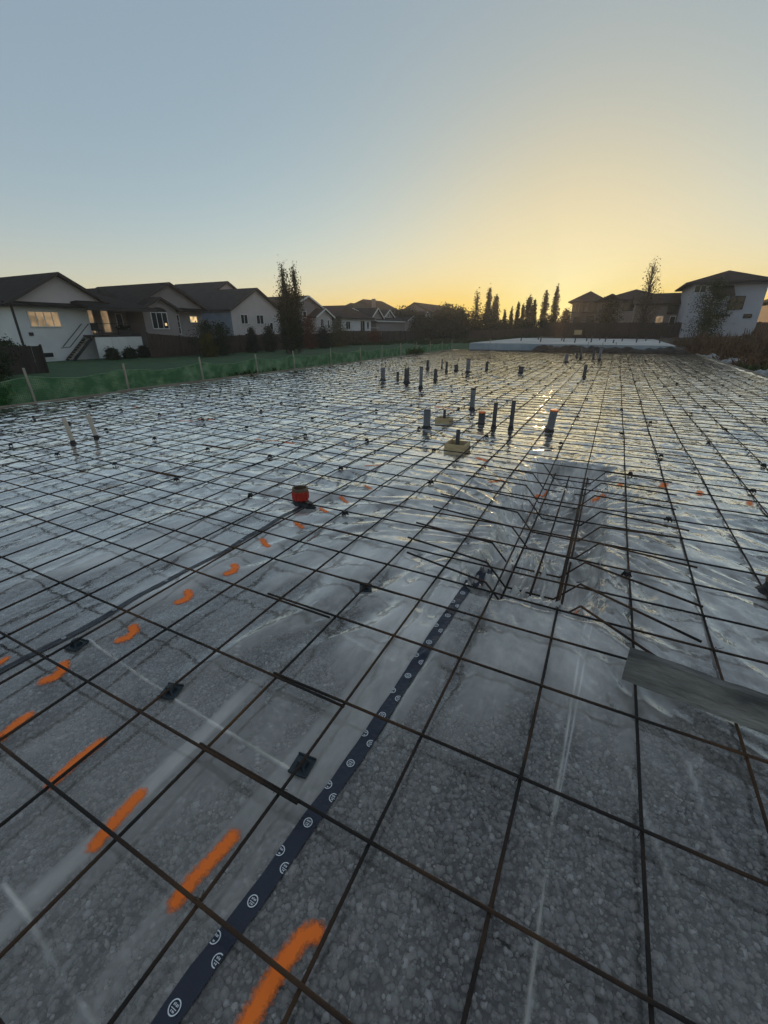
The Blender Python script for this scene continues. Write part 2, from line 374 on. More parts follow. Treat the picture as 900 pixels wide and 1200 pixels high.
# pit for the thickened footing
def pit(x, y):
    wob = .05 * perlin(x * 2 + 9, y * 1.3) + .03 * perlin(x * 5, y * 4)
    a = sst(-.74, -.52, x + wob) * (1 - sst(.06, .26, x + wob)); b = sst(2.42, 2.66, y + wob * 1.2) * (1 - sst(5.75, 6.0, y + wob))
    return -.24 * a * b
def ground_h(x, y): return pit(x, y)
SEAM1 = [(-.4, -.745), (.2, -.73), (.61, -.70), (.98, -.675), (1.47, -.65), (2.0, -.63), (2.35, -.61), (2.6, -.60), (3.0, -.58), (38, -.58)]
SEAM2 = [(-.4, -2.62), (.63, -2.60), (1.0, -2.56), (1.73, -2.54), (2.12, -2.50), (3.11, -2.54), (4.2, -2.30), (38, -2.3)]
def seam(S, y): return np.interp(y, [p[0] for p in S], [p[1] for p in S])

CREASES = [([(-2.42, .98), (-2.02, .94), (-1.77, .92), (-1.28, .89), (-.86, .88)], .006, .007),
           ([(-1.46, .14), (-1.29, .13), (-1.14, .11), (-.9, .09)], .006, .006),
           ([(.36, 1.51), (.44, 1.26), (.49, 1.12)], .008, .006), ([(.58, 1.64), (.62, 1.4), (.66, 1.3)], .008, .006),
           ([(.15, 2.5), (.13, 2.22), (.12, 1.58), (.11, 1.21), (.11, .6), (.10, -.2)], .0055, .010),
           ([(.175, 2.4), (.155, 2.0), (.137, 1.58), (.118, 1.2)], .004, .006),
           ([(-1.33, 1.73), (-.94, 1.63), (-.77, 1.63)], .006, .005),
           ([(-1.1, .93), (-1.02, .84)], .005, .004), ([(-1.62, 1.35), (-1.45, 1.12)], .005, .004)]
def segdist(x, y, P):
    d = np.full(np.shape(x), 9.)
    for (ax, ay), (bx, by) in zip(P[:-1], P[1:]):
        vx, vy = bx - ax, by - ay; t = np.clip(((x - ax) * vx + (y - ay) * vy) / (vx * vx + vy * vy), 0, 1)
        d = np.minimum(d, np.hypot(x - ax - t * vx, y - ay - t * vy))
    return d

def film_fields(x, y):
    wx = x + .25 * perlin(x * .9, y * .9 + 5); wy = y + .25 * perlin(x * .9 + 31, y * .9)
    # how slack the sheet lies: tight near the camera, slack by the pit and to the right
    near = sst(1.0, 2.4, y - .25 * x)
    right = sst(-.9, .3, x)
    dp = np.hypot(np.maximum(np.abs(x + .25) - .3, 0), np.maximum(np.abs(y - 4.2) - 1.7, 0))   # distance to the pit
    aroundpit = np.exp(-(dp / 1.1) ** 2)
    farfade = 1 / (1 + np.maximum(y - 9, 0) * .03)
    # fan of folds running out of the pit
    ang = np.arctan2(wx + .25, (wy - 4.0) * .55); rad = np.hypot(wx + .25, wy - 4.0)
    fan = ridge(ang * 4.2 + .3 * rad, rad * .5, 5) * sst(.25, .6, rad) * np.exp(-(rad / 3.4) ** 2)
    fan2 = ridge(ang * 9 + 3, rad * .8 + 8, 6) * sst(.3, .7, rad) * np.exp(-(rad / 2.6) ** 2)
    # diagonal folds on the right
    c, s = math.cos(.62), math.sin(.62); u = wx * c - wy * s; v = wx * s + wy * c
    diag = ridge(v * 1.8 + 4, u * .45, 9) + .55 * ridge(v * 3.4 + 19, u * .9, 8) + .35 * ridge(v * 6 + 2, u * 2.0, 6)
    # folds along the bars on the left
    c, s = math.cos(.16), math.sin(.16); u2 = wx * c - wy * s; v2 = wx * s + wy * c
    alongA = ridge(u2 * 1.7 + 8, v2 * .45, 9) + .5 * ridge(u2 * 4.1, v2 * 1.2 + 3, 7)
    # cross folds further out
    cross = ridge(wx * .7, wy * 1.5 + 11, 8) + .6 * ridge(wx * 1.7 + 3, wy * 2.7, 8) + .3 * ridge(wx * 3.1 + 3, wy * 4, 6)
    hum = fbm(x * 1.1, y * 1.1, 3) * .5 + .5
    slack = sst(.35, .75, fbm(x * .33 + 7, y * .33, 2) * .5 + .5)
    z = .004 + .006 * hum
    z = z + near * (.075 * fan + .045 * fan2)
    z = z + near * right * .050 * diag * (.4 + .6 * hum)
    z = z + near * (1 - right) * (.022 * alongA * (.25 + .75 * slack) + .050 * cross * slack)
    z = z + near * sst(4.5, 8, y) * .055 * cross * farfade
    z = z + .012 * aroundpit * fbm(x * 4, y * 4, 3) * near
    # crisp facets of stiff sheet
    rr = np.maximum(right, .8 * aroundpit)
    z = z + near * rr * (.030 * facet(v * 3.2 + 5, u * .75) + .013 * facet(v * 7.5 + 1, u * 2.1) - .016) * (.45 + .55 * hum)
    z = z + near * (1 - rr) * (.034 * facet(wx * 1.3 + 2, wy * 2.4) + .012 * facet(wx * 4 + 9, wy * 5.5) - .020) * (.2 + .8 * slack) * sst(1.6, 3.2, y)
    z = np.maximum(z, .003)
    # slight puckers in the tight part
    z = z + (1 - near) * .009 * ridge(wx * 1.3 + 2, wy * .8, 5) * sst(.4, .7, hum)
    # one long fold that runs beside the taped seam
    sx = seam(SEAM1, y); fold = np.exp(-((x - sx - .11 - .05 * np.sin(y * 3.1)) / .03) ** 2) * sst(.75, 1.3, y) * (1 - sst(2.2, 2.6, y))
    z = z + .026 * fold
    gath = np.exp(-(((x + .5) / .35) ** 2 + ((y - 2.45) / .3) ** 2)) * ridge(ang * 9, rad * .4, 3)
    z = z + .03 * gath
    crease = np.zeros(np.shape(x))
    for P, w, h in CREASES:
        k = np.exp(-(segdist(x, y, P) / w) ** 2); z = z + h * k; crease = np.maximum(crease, k * np.clip(.55 + .9 * perlin(x * 3.3, y * 3.3 + 2), .12, 1))
    p = pit(x, y); inp = sst(-.04, -.14, p)
    z = z + inp * (.035 * (fbm(x * 2.4 + 3, y * 2.4, 4) * .5 + .3) + .045 * ridge(wx * 2.0, wy * 2.4, 6) + .02 * ridge(wx * 5, wy * 5, 6))
    z = np.where(p < -.03, z, .052 * np.tanh(z / .052))
    # milkiness: where the sheet is doubled or stands off the stone it hides it; fold crests also whitened as if lit
    lap1 = sst(0, .02, sx - x) * (1 - sst(.24, .26, sx - x))            # lap left of seam 1
    lap2 = np.exp(-((x + 1.335) / .035) ** 8) * (1 - sst(1.1, 1.6, y))    # folded edge along a bar
    left = sst(.0, .03, sx - x)
    lift = sst(.008, .028, z)
    milk = .12 + .12 * left + .14 * lap1 + .26 * lap2 * left + .50 * lift * near + .05 * near + .08 * sst(3, 9, y) + .62 * crease + .42 * inp
    pt = fbm(x * .8 + 40, y * .5, 3); milk = milk + .09 * np.clip(pt, -.6, 1) * (left + .25)
    ruf = .08 + .20 * near + .26 * near * right + .40 * sst(6, 12, y)
    return p + z, np.clip(milk, .03, .9), np.clip(ruf, 0, 1)
def film_z(x, y):
    return float(film_fields(np.array([float(x)]), np.array([float(y)]))[0][0])

def grid_mesh(name, X, Y, Z, mat, attrs=None, smooth=True):
    """X, Y, Z arrays (ny, nx)"""
    ny, nx = X.shape
    me = bpy.data.meshes.new(name); nv = nx * ny
    me.vertices.add(nv); co = np.stack([X, Y, Z], -1).reshape(-1).astype(np.float32); me.vertices.foreach_set('co', co)
    i = np.arange(nv).reshape(ny, nx); q = np.stack([i[:-1, :-1], i[:-1, 1:], i[1:, 1:], i[1:, :-1]], -1).reshape(-1, 4)
    nf = len(q); me.loops.add(nf * 4); me.loops.foreach_set('vertex_index', q.reshape(-1).astype(np.int32))
    me.polygons.add(nf); me.polygons.foreach_set('loop_start', np.arange(0, nf * 4, 4, dtype=np.int32)); me.polygons.foreach_set('loop_total', np.full(nf, 4, np.int32))
    for k, a in (attrs or {}).items():
        at = me.attributes.new(k, 'FLOAT', 'POINT'); at.data.foreach_set('value', a.reshape(-1).astype(np.float32))
    me.update(calc_edges=True); me.validate()
    if smooth: me.shade_smooth()
    me.materials.append(mat); o = bpy.data.objects.new(name, me); C.objects.link(o); return o

# ------------------------------------------------------------------ the setting
def terrain(x, y):
    left = -.30 - .55 * sst(-13.5, -36, x) - .25 * sst(-36, -60, x)
    far = 1.0 * sst(46, 68, y) * sst(-22, -6, x)
    right = -.28 + .35 * sst(6, 14, x)
    z = np.where(x < -8, left, np.where(x > 4.5, right, -.45)) + far
    inside = sst(-12.6, -12.2, x) * (1 - sst(5.2, 5.6, x)) * (1 - sst(37.9, 38.4, y))
    z = z * (1 - inside) + -.5 * inside
    z = z + .10 * fbm(x * .22, y * .22, 3) * (1 - inside) * (1 - .6 * sst(-13, -16, x))
    return z
gx = np.concatenate([np.linspace(-420, -80, 12), np.linspace(-70, -14, 50), np.linspace(-13, -12, 6), np.linspace(-11.5, 4.5, 20), np.linspace(5, 30, 60), np.linspace(34, 120, 16), np.linspace(150, 420, 10)])
gy = np.concatenate([np.linspace(-160, -10, 8), np.linspace(-6, 36, 50), np.linspace(37, 75, 80), np.linspace(78, 170, 30), np.linspace(190, 620, 14)])
GX, GY = np.meshgrid(gx, gy)
tag(grid_mesh('ground', GX, GY, terrain(GX, GY), MAT['dirt']), 'bare brown earth around the building site', kind='structure')
lx = np.linspace(-60, -12.75, 90); ly = np.linspace(-10, 110, 120); LX, LY = np.meshgrid(lx, ly)
tag(grid_mesh('lawn', LX, LY, terrain(LX, LY) + .03, MAT['grass']), 'green lawn between the mesh fence and the houses', kind='structure')

px = np.concatenate([np.linspace(-12.1, -4.2, 30), np.linspace(-4, 2, 200), np.linspace(2.2, 5.1, 12)])
py = np.concatenate([np.linspace(-1.5, 7, 240), np.linspace(7.3, 37.6, 60)])
PX, PY = np.meshgrid(px, py)
tag(grid_mesh('gravel_pad', PX, PY, ground_h(PX, PY) - .030 - .03 * sst(-.02, -.1, pit(PX, PY)), MAT['gravel']), 'compacted grey gravel pad under the clear sheeting', kind='structure')

# loose stones that can be told apart through the sheet
def ico(sub):
    bpy_me = bpy.data.meshes.new('tmp'); import bmesh
    bm = bmesh.new(); bmesh.ops.create_icosphere(bm, subdivisions=sub, radius=1); bm.verts.ensure_lookup_table()
    v = np.array([p.co[:] for p in bm.verts]); f = np.array([[q.index for q in p.verts] for p in bm.faces]); bm.free(); bpy.data.meshes.remove(bpy_me); return v, f
def stones(n, region, sub, size):
    v0, f0 = ico(sub); nv = len(v0); m = n
    pos = np.stack([rng.uniform(region[0], region[1], m), rng.uniform(region[2], region[3], m)], -1)
    r = size * np.exp(rng.normal(0, .42, m)); r = np.clip(r, .0035, .0185)
    sc = np.stack([r * rng.uniform(.8, 1.3, m), r * rng.uniform(.7, 1.1, m), r * rng.uniform(.5, .8, m)], -1)
    a = rng.uniform(0, 6.283, m); tl = rng.uniform(-.5, .5, m)
    V = v0[None] * (1 + .42 * (rng.random((m, nv, 1)) - .5)) * sc[:, None]
    x = V[..., 0] * np.cos(tl)[:, None] - V[..., 2] * np.sin(tl)[:, None]; z = V[..., 0] * np.sin(tl)[:, None] + V[..., 2] * np.cos(tl)[:, None]; y = V[..., 1]
    X = x * np.cos(a)[:, None] - y * np.sin(a)[:, None] + pos[:, :1]; Y = x * np.sin(a)[:, None] + y * np.cos(a)[:, None] + pos[:, 1:]
    top = rng.uniform(-.016, .002, m); gh = ground_h(pos[:, 0], pos[:, 1])
    Z = z + (gh + top)[:, None] - sc[:, 2:3] * .9
    tone = np.repeat(np.clip(rng.beta(2.2, 2.6, m), 0, 1)[:, None], nv, 1)
    F = (f0[None] + (np.arange(m) * nv)[:, None, None]).reshape(-1, 3)
    return np.stack([X, Y, Z], -1).reshape(-1, 3), F, tone.reshape(-1)
parts = [stones(32000, (-2.0, 1.05, -.25, 1.5), 1, .0082), stones(30000, (-4.2, 1.6, 1.4, 3.2), 1, .0098), stones(11000, (-4.0, -1.9, -.2, 1.5), 1, .0092)]
off = 0; VV = []; FF = []; TT = []
for v, f, t in parts: VV.append(v); FF.append(f + off); TT.append(t); off += len(v)
VV = np.concatenate(VV); FF = np.concatenate(FF); TT = np.concatenate(TT)
me = bpy.data.meshes.new('gravel'); me.vertices.add(len(VV)); me.vertices.foreach_set('co', VV.reshape(-1).astype(np.float32))
me.loops.add(len(FF) * 3); me.loops.foreach_set('vertex_index', FF.reshape(-1).astype(np.int32)); me.polygons.add(len(FF))
me.polygons.foreach_set('loop_start', np.arange(0, len(FF) * 3, 3, dtype=np.int32)); me.polygons.foreach_set('loop_total', np.full(len(FF), 3, np.int32))
at = me.attributes.new('tone', 'FLOAT', 'POINT'); at.data.foreach_set('value', TT.astype(np.float32))
me.update(calc_edges=True); me.shade_smooth(); me.materials.append(MAT['stone'])
go = bpy.data.objects.new('gravel', me); C.objects.link(go)
tag(go, 'loose grey and tan gravel stones seen through the clear sheet', 'gravel', kind='stuff')

# ------------------------------------------------------------------ plastic sheets
ys = np.concatenate([np.arange(-.45, .07, .0125), np.arange(.07, .15, .005), np.arange(.15, .82, .0125), np.arange(.82, 1.0, .005), np.arange(1.0, 2.3, .0125), np.arange(2.3, 5.0, .017), np.arange(5.0, 9.0, .03), 9 * np.exp(np.linspace(0, math.log(37.7 / 9), 260))])
def xs_range(a, b):
    full = np.concatenate([np.arange(-12.08, -5, .09), np.arange(-5, -3.2, .035), np.arange(-3.2, -1.4, .018), np.arange(-1.4, .09, .0125), np.arange(.09, .18, .0035), np.arange(.18, 1.15, .0125), np.arange(1.15, 2.4, .025), np.arange(2.4, 5.1, .06), [5.1]])
    return full[(full > a) & (full < b)]
def sheet(label, a, b, Sa, Sb, dz):
    core = xs_range(a + .02, b - .02); nx = len(core) + 2
    ta = np.concatenate([[a], core, [b]]); t = (ta - a) / (b - a)
    XA = seam(Sa, ys)[:, None] if Sa else np.full((len(ys), 1), a); XB = seam(Sb, ys)[:, None] if Sb else np.full((len(ys), 1), b)
    X = XA + (XB - XA) * t[None]; Y = np.repeat(ys[:, None], nx, 1)
    z, mk, rf = film_fields(X, Y)
    o = grid_mesh('plastic_sheet', X, Y, z + dz, MAT['film'], {'milk': mk, 'ruffle': rf})
    return tag(o, label, 'plastic sheet', 'clear vapour barrier sheets')
sheet_l = sheet('clear plastic sheeting left of the thin black taped seam, out to the form boards', -12.08, -2.4, None, SEAM2, .0005)
sheet_m = sheet('milky plastic sheeting strip between the two dark taped seams, with the row of orange marks', -2.4, -.62, SEAM2, SEAM1, .0)
sheet_r = sheet('clear crumpled plastic sheeting right of the navy logo tape, dipping into the pit', -.62, 5.1, SEAM1, None, .0)

# ------------------------------------------------------------------ tapes
def ribbon(S, y0, y1, w, n, dz, jit, label, mat, name='seam_tape'):
    Y = np.linspace(y0, y1, n); X = seam(S, Y) + jit * perlin(Y * 3.1, Y * 0 + 3.3)
    ac = np.linspace(-1, 1, 9); ww = w / 2 * (1 + .10 * perlin(Y * 6, Y * 0 + 9))
    GXX = X[:, None] + ac[None] * ww[:, None]; GYY = np.repeat(Y[:, None], 9, 1)
    Z = film_fields(GXX, GYY)[0]; Z = np.maximum(Z, Z.mean(1, keepdims=True) - .002) + dz + .0022 * perlin(GXX * 45, GYY * 16)
    o = grid_mesh(name, GXX, GYY, Z, mat); tag(o, label, 'tape'); return o, Y, X, Z
tape, TY, TX, TZ = ribbon(SEAM1, -.42, 3.0, .064, 340, .0055, .006, 'navy blue seam tape printed with round white logos, running up from the bottom edge', MAT['tape'])
tape2, T2Y, T2X, T2Z = ribbon(SEAM2, -.4, 3.15, .044, 300, .0055, .022, 'thin black seam tape lying along the left bars towards the red pipe', MAT['tape2'])
def logo(parent, x, y, z, cut=0, r=.0165, mat='white_print'):
    """round badge: ring, filled lower bowl and two lines of scribbled letters; cut=-1/+1 keeps the half that is on the tape"""
    mb = MB(); seg = 20
    def ok(px_): return cut == 0 or (px_ * cut) < .004
    for k in range(seg):
        a0, a1 = 2 * math.pi * k / seg, 2 * math.pi * (k + 1) / seg
        if not ok(r * math.cos((a0 + a1) / 2)): continue
        mb.add([(x + rr * math.cos(a), y + rr * math.sin(a) * 1.05, z) for rr, a in ((r, a0), (r, a1), (r * .82, a1), (r * .82, a0))], [(0, 1, 2, 3)])
    for (bx, by, bw, bh) in ((-.45, .30, .16, .34), (-.18, .36, .12, .40), (.08, .30, .18, .34), (.36, .34, .12, .36), (-.55, -.16, 1.1, .10), (-.30, -.48, .14, .26), (0, -.48, .2, .26), (.26, -.48, .12, .26)):
        if ok(bx * r): mb.box(x + bx * r, x + (bx + bw) * r, y + (by - bh / 2) * r, y + (by + bh / 2) * r, z, z + .0003)
    return mb.build('printed_logo', MAT[mat], parent)
for i, y in enumerate(np.arange(-.335, 2.4, .27)):
    for (yy, dx, cut) in ((y, .0, 0), (y + .118, .024, 1), (y + .152, -.026, -1)):
        if yy > 2.42: continue
        x = float(np.interp(yy, TY, TX)); k = int(np.argmin(np.abs(TY - yy))); z = float(TZ[max(0, k - 4):k + 5].max()) + .0012
        logo(tape, x + dx, yy, z, cut)
for yy in (.92, 1.22, 1.6, 2.3):
    x = float(np.interp(yy, T2Y, T2X)); k = int(np.argmin(np.abs(T2Y - yy))); logo(tape2, x, yy, float(T2Z[max(0, k - 4):k + 5].max()) + .0012, 0, .011)

# ------------------------------------------------------------------ spray paint on the sheets
def spray(sheet_o, pts, w, dens=1.0):
    P = [Vector((p[0], p[1], 0)) for p in pts]
    L = [0]
    for a, b in zip(P[:-1], P[1:]): L.append(L[-1] + (b - a).length)
    n = max(8, int((L[-1] + 2 * w) / .012)); n = min(n, 60); m = 11
    s = np.linspace(-w, L[-1] + w, n); V = []; E_ = []
    xs_ = np.interp(s, L, [p.x for p in P]); ys_ = np.interp(s, L, [p.y for p in P])
    d0 = (P[1] - P[0]).normalized(); d1 = (P[-1] - P[-2]).normalized()
    for i in range(n):
        if s[i] < 0: xs_[i] = P[0].x + d0.x * s[i]; ys_[i] = P[0].y + d0.y * s[i]
        if s[i] > L[-1]: xs_[i] = P[-1].x + d1.x * (s[i] - L[-1]); ys_[i] = P[-1].y + d1.y * (s[i] - L[-1])
    tx = np.gradient(xs_); ty = np.gradient(ys_); nrm = np.hypot(tx, ty) + 1e-9; tx /= nrm; ty /= nrm
    ac = np.linspace(-1, 1, m)
    X = xs_[:, None] - ty[:, None] * ac[None] * w; Y = ys_[:, None] + tx[:, None] * ac[None] * w
    endd = np.maximum(np.maximum(-s, s - L[-1]), 0)[:, None] / w
    edge = np.sqrt(ac[None] ** 2 + endd ** 2) + (1 - dens)
    Z = film_fields(X, Y)[0] + .0035
    o = grid_mesh('paint_mark', X, Y, Z, MAT['paint'], {'edge': edge}); o.parent = sheet_o; return o
for pts in ([(-.54, .24), (-.53, .40), (-.515, .48), (-.485, .505)],):
    spray(sheet_r, pts, .040)
for pts in ([(-.925, .365), (-.925, .43), (-.915, .50), (-.905, .585)], [(-1.315, .345), (-1.33, .44), (-1.335, .53)], [(-1.69, .40), (-1.70, .50), (-1.70, .60)],
            [(-2.11, .41), (-2.13, .47), (-2.14, .53)]):
    spray(sheet_m, pts, .038)
spray(sheet_l, [(-2.66, .58), (-2.68, .68)], .03)
for (x, y) in [(-2.30, .745), (-2.26, 1.12), (-2.27, 1.53), (-2.24, 1.93)]:
    spray(sheet_m, [(x - .05, y + .055), (x - .005, y + .03), (x + .01, y - .02), (x - .01, y - .055)], .042)
for (x, y, k) in [(-2.32, 2.36, .85), (-2.28, 2.77, .8), (-2.27, 3.15, .8), (-2.25, 3.5, .75), (-2.2, 3.92, .7)]:
    spray(sheet_r if False else sheet_m, [(x - .06, y + .04), (x, y), (x + .06, y - .03)], .045, k)
for (sh, x, y, dx, dy, w, k) in [(sheet_l, -2.6, 4.6, .15, .1, .06, .6), (sheet_l, -4.65, 5.1, .1, .04, .09, .7), (sheet_l, -4.3, 5.1, .12, .0, .09, .7), (sheet_l, -4.97, 5.15, .1, .0, .08, .6),
                                 (sheet_l, -9.6, 6.27, .2, 0, .12, .75), (sheet_l, -7.3, 5.6, .3, 0, .1, .65), (sheet_l, -7.0, 5.8, .2, .1, .1, .65), (sheet_m, -1.41, 5.62, .15, -.1, .08, .7),
                                 (sheet_r, .10, 5.0, .06, .02, .07, .8), (sheet_r, 1.09, 5.3, .02, .12, .07, .75), (sheet_r, .76, 5.42, .03, .12, .07, .85), (sheet_r, .33, 5.25, .02, .12, .06, .8),
                                 (sheet_r, 1.5, 5.2, .02, .1, .07, .7), (sheet_r, -.5, 5.0, .1, .1, .07, .75), (sheet_m, -1.0, 4.7, .1, .12, .08, .65), (sheet_l, -3.4, 9.3, .4, 0, .12, .65), (sheet_r, .05, 2.62, .03, .06, .05, .85)]:
    spray(sh, [(x, y), (x + dx, y + dy)], w, k)

# ------------------------------------------------------------------ rebar mat
mat_o = thing('rebar_mat', 'tied grid of dark steel reinforcing bars covering the plastic sheeting', 'rebar mat', (0, 0, 0))
ax_list = [.389 + .4 * k for k in range(0, 12)] + [-.03, -.437, -.838, -1.232, -1.645, -2.055, -2.43, -2.82, -3.15, -3.53, -3.93, -4.34, -4.70, -5.10, -5.63] + [-6.03 - .4 * k for k in range(15)]
by_list = [-.42, -.02, .382, .761, 1.215, 1.742, 2.14, 2.45, 2.76, 3.15, 3.52, 3.95, 4.35, 4.85, 5.24, 5.66, 6.05, 6.5]
while by_list[-1] < 37.0: by_list.append(by_list[-1] + .4 + random.uniform(-.025, .025))
RB = .0068
def bar_path(a, b, fix, axis, z, amp):
    n = max(3, int((b - a) / .45)); ph = random.uniform(0, 50); pts = []
    for i in range(n + 1):
        t = a + (b - a) * i / n; w = amp * math.sin(t * .9 + ph) + amp * .6 * math.sin(t * 2.3 + ph * 2)
        zz = z + .004 * math.sin(t * 1.7 + ph)
        pts.append((fix + w, t, zz) if axis == 'A' else (t, fix + w, zz))
    return pts
def lay(a, b, fix, axis, z, amp, seg):
    MB().tube(bar_path(a, b, fix, axis, z, amp), RB, seg).build('rebar', MAT['rebar'], mat_o, smooth=True)
for x in ax_list:
    nearx = -3 < x < 1
    lay(-.5, 37.2 + random.uniform(-.3, .3), x, 'A', .058, .006 if x > -3 else .012, 8 if nearx else 5)
for i, y in enumerate(by_list):
    z = .0735; amp = .004 if y < 2 else .010; sg = 8 if y < 3 else (6 if y < 8 else 4)
    e0, e1 = -11.8 + random.uniform(-.15, .15), 4.85 + random.uniform(-.15, .15)
    lap = {.761: (-1.26, -.74), 1.215: (-1.25, -.82), 1.742: (-1.75, -1.25), 2.14: (-1.35, -.95), 2.76: (-1.9, -1.5)}.get(y)
    if lap:
        lay(e0, lap[1], y - .0075, 'B', z, .003, sg); lay(lap[0], e1, y + .0075, 'B', z, .003, sg)
    elif i % 3 == 0 and y < 14:
        c = random.uniform(-6, -3); lay(e0, c + .3, y - .010, 'B', z, amp, sg); lay(c - .3, e1, y + .010, 'B', z, amp, sg)
    else: lay(e0, e1, y, 'B', z, amp, sg)
tw = MB()
for x in ax_list:
    for y in by_list:
        if -3.2 < x < 1.0 and y < 4 and random.random() < .55:
            q = random.uniform(0, 6.28)
            tw.tube([(x - .014, y - .012, .060), (x - .004, y + .002, .085), (x + .012, y + .012, .062)], .0016, 4)
            tw.tube([(x + .010, y + .010, .073), (x + .018 + .02 * math.cos(q), y + .012 + .02 * math.sin(q), .083)], .0015, 4)
t_o = tw.build('tie_wire', MAT['rebar'], mat_o); t_o['kind'] = 'stuff'

# bent bars dropped into the pit
cage = thing('footing_cage', 'bent and straight steel bars sunk into the pit in the sheeting', 'rebar cage', (-.25, 4.1, -.2))
bent = [(2.52, .10, -.50, .55, 2.16, -1.15, 2.66), (2.79, .08, -.56, .72, 2.46, -1.25, 2.90), (3.12, .09, -.60, .78, 2.85, -1.3, 3.2), (3.50, .17, -.52, .82, 3.40, -1.3, 3.62), (3.85, .17, -.54, .74, 3.9, -1.35, 3.98),
        (4.22, .16, -.50, .85, 4.1, -1.25, 4.32), (4.66, .09, -.60, .80, 4.6, -1.3, 4.7), (5.12, .14, -.60, .85, 5.05, -1.3, 5.2), (5.6, .18, -.55, .85, 5.5, -1.2, 5.66)]
for (y, xr, xl, xe, ye, xs, ysx) in bent:
    pts = [(xs, ysx, .088), (xl, y, .086), (xl + .15, y + .02, -.095), (xr - .15, y + .02, -.098), (xr, y, .086), (xe, ye, .090)]
    MB().tube(pts, .0078, 8).build('bent_bar', MAT['rebar'], cage, smooth=True)
for (x, y0, y1) in [(-.40, 2.50, 5.8), (-.225, 2.54, 5.75), (-.045, 2.46, 5.85), (-.01, 2.5, 5.8)]:
    MB().tube([(x, y0, -.078), (x + .005, (y0 + y1) / 2, -.08), (x, y1, -.078)], .0082, 8).build('straight_bar', MAT['rebar'], cage, smooth=True)

# ------------------------------------------------------------------ rebar supports
def support(x, y, label, group=None, big=True, rz=0.0):
    zf = film_z(x, y); o = thing('rebar_support', label, 'rebar support', (x, y, zf), group); o.rotation_euler.z = rz
    if big:
        mb = MB(); mb.box(-.042, .042, -.042, .042, .004, .010)
        for s_ in (-1, 1): mb.box(-.042, .042, s_ * .042 - .003, s_ * .042 + .003, .004, .016)
        p = mb.build('base_plate', MAT['plate']); p.parent = o
    mb = MB()
    for k in range(4):
        a = math.pi / 4 + k * math.pi / 2; mb.beam((.026 * math.cos(a), .026 * math.sin(a), .008), (.010 * math.cos(a), .010 * math.sin(a), .040), .008, .012)
    mb.box(-.016, .016, -.013, .013, .014, .042)
    p = mb.build('saddle', MAT['plate'] if big else MAT['black']); p.parent = o
    return o
support(-.845, .915, 'dark square plastic bar support beside the navy logo tape', rz=.1)
support(-1.66, .93, 'dark square plastic bar support among the white crease lines left of centre', rz=.3)
support(-2.44, .92, 'dark square plastic bar support against the thin black tape at the left edge', rz=.2)
support(-1.24, 2.16, 'dark square bar support left of the pit, above the upper end of the navy tape', rz=.5)
proto = None
fwv = Vector((-.41557721, .81832571, -.39703729)); rtv = Vector((.8916, .4528, 0)); upv = rtv.cross(fwv)
def in_view(x, y):
    v = Vector((x, y, -1.64)); w = v.dot(fwv); return w > 0 and abs(v.dot(rtv) / w) < .93 and v.dot(upv) / w > -1.25
small = []
for i in range(-1, 15):
    for j in range(22):
        x = 4.0 - 1.2 * i + (.4 if j % 2 else 0); y = 3.15 + 1.25 * j
        if not (-11.6 < x < 4.8) or not in_view(x, y) or (-.8 < x < .4 and y < 6.2): continue
        x = min(ax_list, key=lambda q: abs(q - x)) + random.uniform(-.06, .06); y = min(by_list, key=lambda q: abs(q - y)) + random.uniform(-.08, .08)
        small.append((x, y))
LAB = 'small black plastic support holding up a bar crossing on the sheeting'
for (x, y) in sorted(small, key=lambda p: p[1])[:290]:
    zf = film_z(x, y)
    if proto is None: proto = support(x, y, LAB, 'small black supports under the rebar', big=False); continue
    c = proto.copy(); C.objects.link(c); c.location = (x, y, zf); c.rotation_euler.z = random.uniform(0, 1.5)
    for ch in proto.children:
        d = ch.copy(); C.objects.link(d); d.parent = c
for o in [o for o in C.objects if o.name.startswith('rebar_support') and o.get('group')]:
    o.scale = (1.15, 1.15, 1.15)

# ------------------------------------------------------------------ pipes
def pipe(x, y, ztop, r, label, mat='pvc', cap=None, base=.5, lean=(0, 0), grp='pipes standing up through the sheeting'):
    zf = film_z(x, y) - .01; o = thing('pipe_stub', label, 'pipe', (x, y, zf), grp)
    top = (x + lean[0], y + lean[1], ztop)
    MB().tube([(x, y, zf), top], r, 16, cap=False).build('pipe', MAT[mat], o, smooth=True)
    L = lambda t: (x + lean[0] * t, y + lean[1] * t, zf + (ztop - zf) * t)
    mb = MB(); mb.tube([L(0), L(.06), L(.12), L(.16)], [r * 1.75, r * 1.3, r * 1.16, r * 1.05], 14, cap=False); mb.build('tape_wrap', MAT['wrap'], o, smooth=True)
    if cap:
        mb = MB(); mb.tube([(top[0], top[1], top[2] - .02), (top[0], top[1], top[2] + .004)], r * 1.08, 16); mb.build('end_cap', MAT[cap], o)
    else:
        mb = MB(); mb.tube([(top[0], top[1], top[2] - .06), (top[0], top[1], top[2] - .02)], r * .9, 14); mb.build('pipe_bore', MAT['black'], o)
    return o
pipe(-7.22, 3.58, .43, .030, 'left of the two thin beige pipes standing at the far left of the mat', 'beige', lean=(-.05, -.01))
pipe(-7.28, 3.97, .41, .030, 'right of the two thin beige pipes standing at the far left of the mat', 'beige', lean=(-.05, -.01))
pipe(-2.76, 7.13, .36, .062, 'thick grey pipe just left of the farther wooden box', 'pvc')
pipe(-2.66, 7.78, .27, .026, 'thin dark pipe standing in the farther wooden box', 'pvcd')
pipe(-1.81, 5.95, .33, .030, 'thin brown pipe standing in the nearer wooden box', 'pvcd')
pipe(-2.54, 9.24, .50, .052, 'tall grey pipe behind the farther wooden box', 'pvc', 'black')
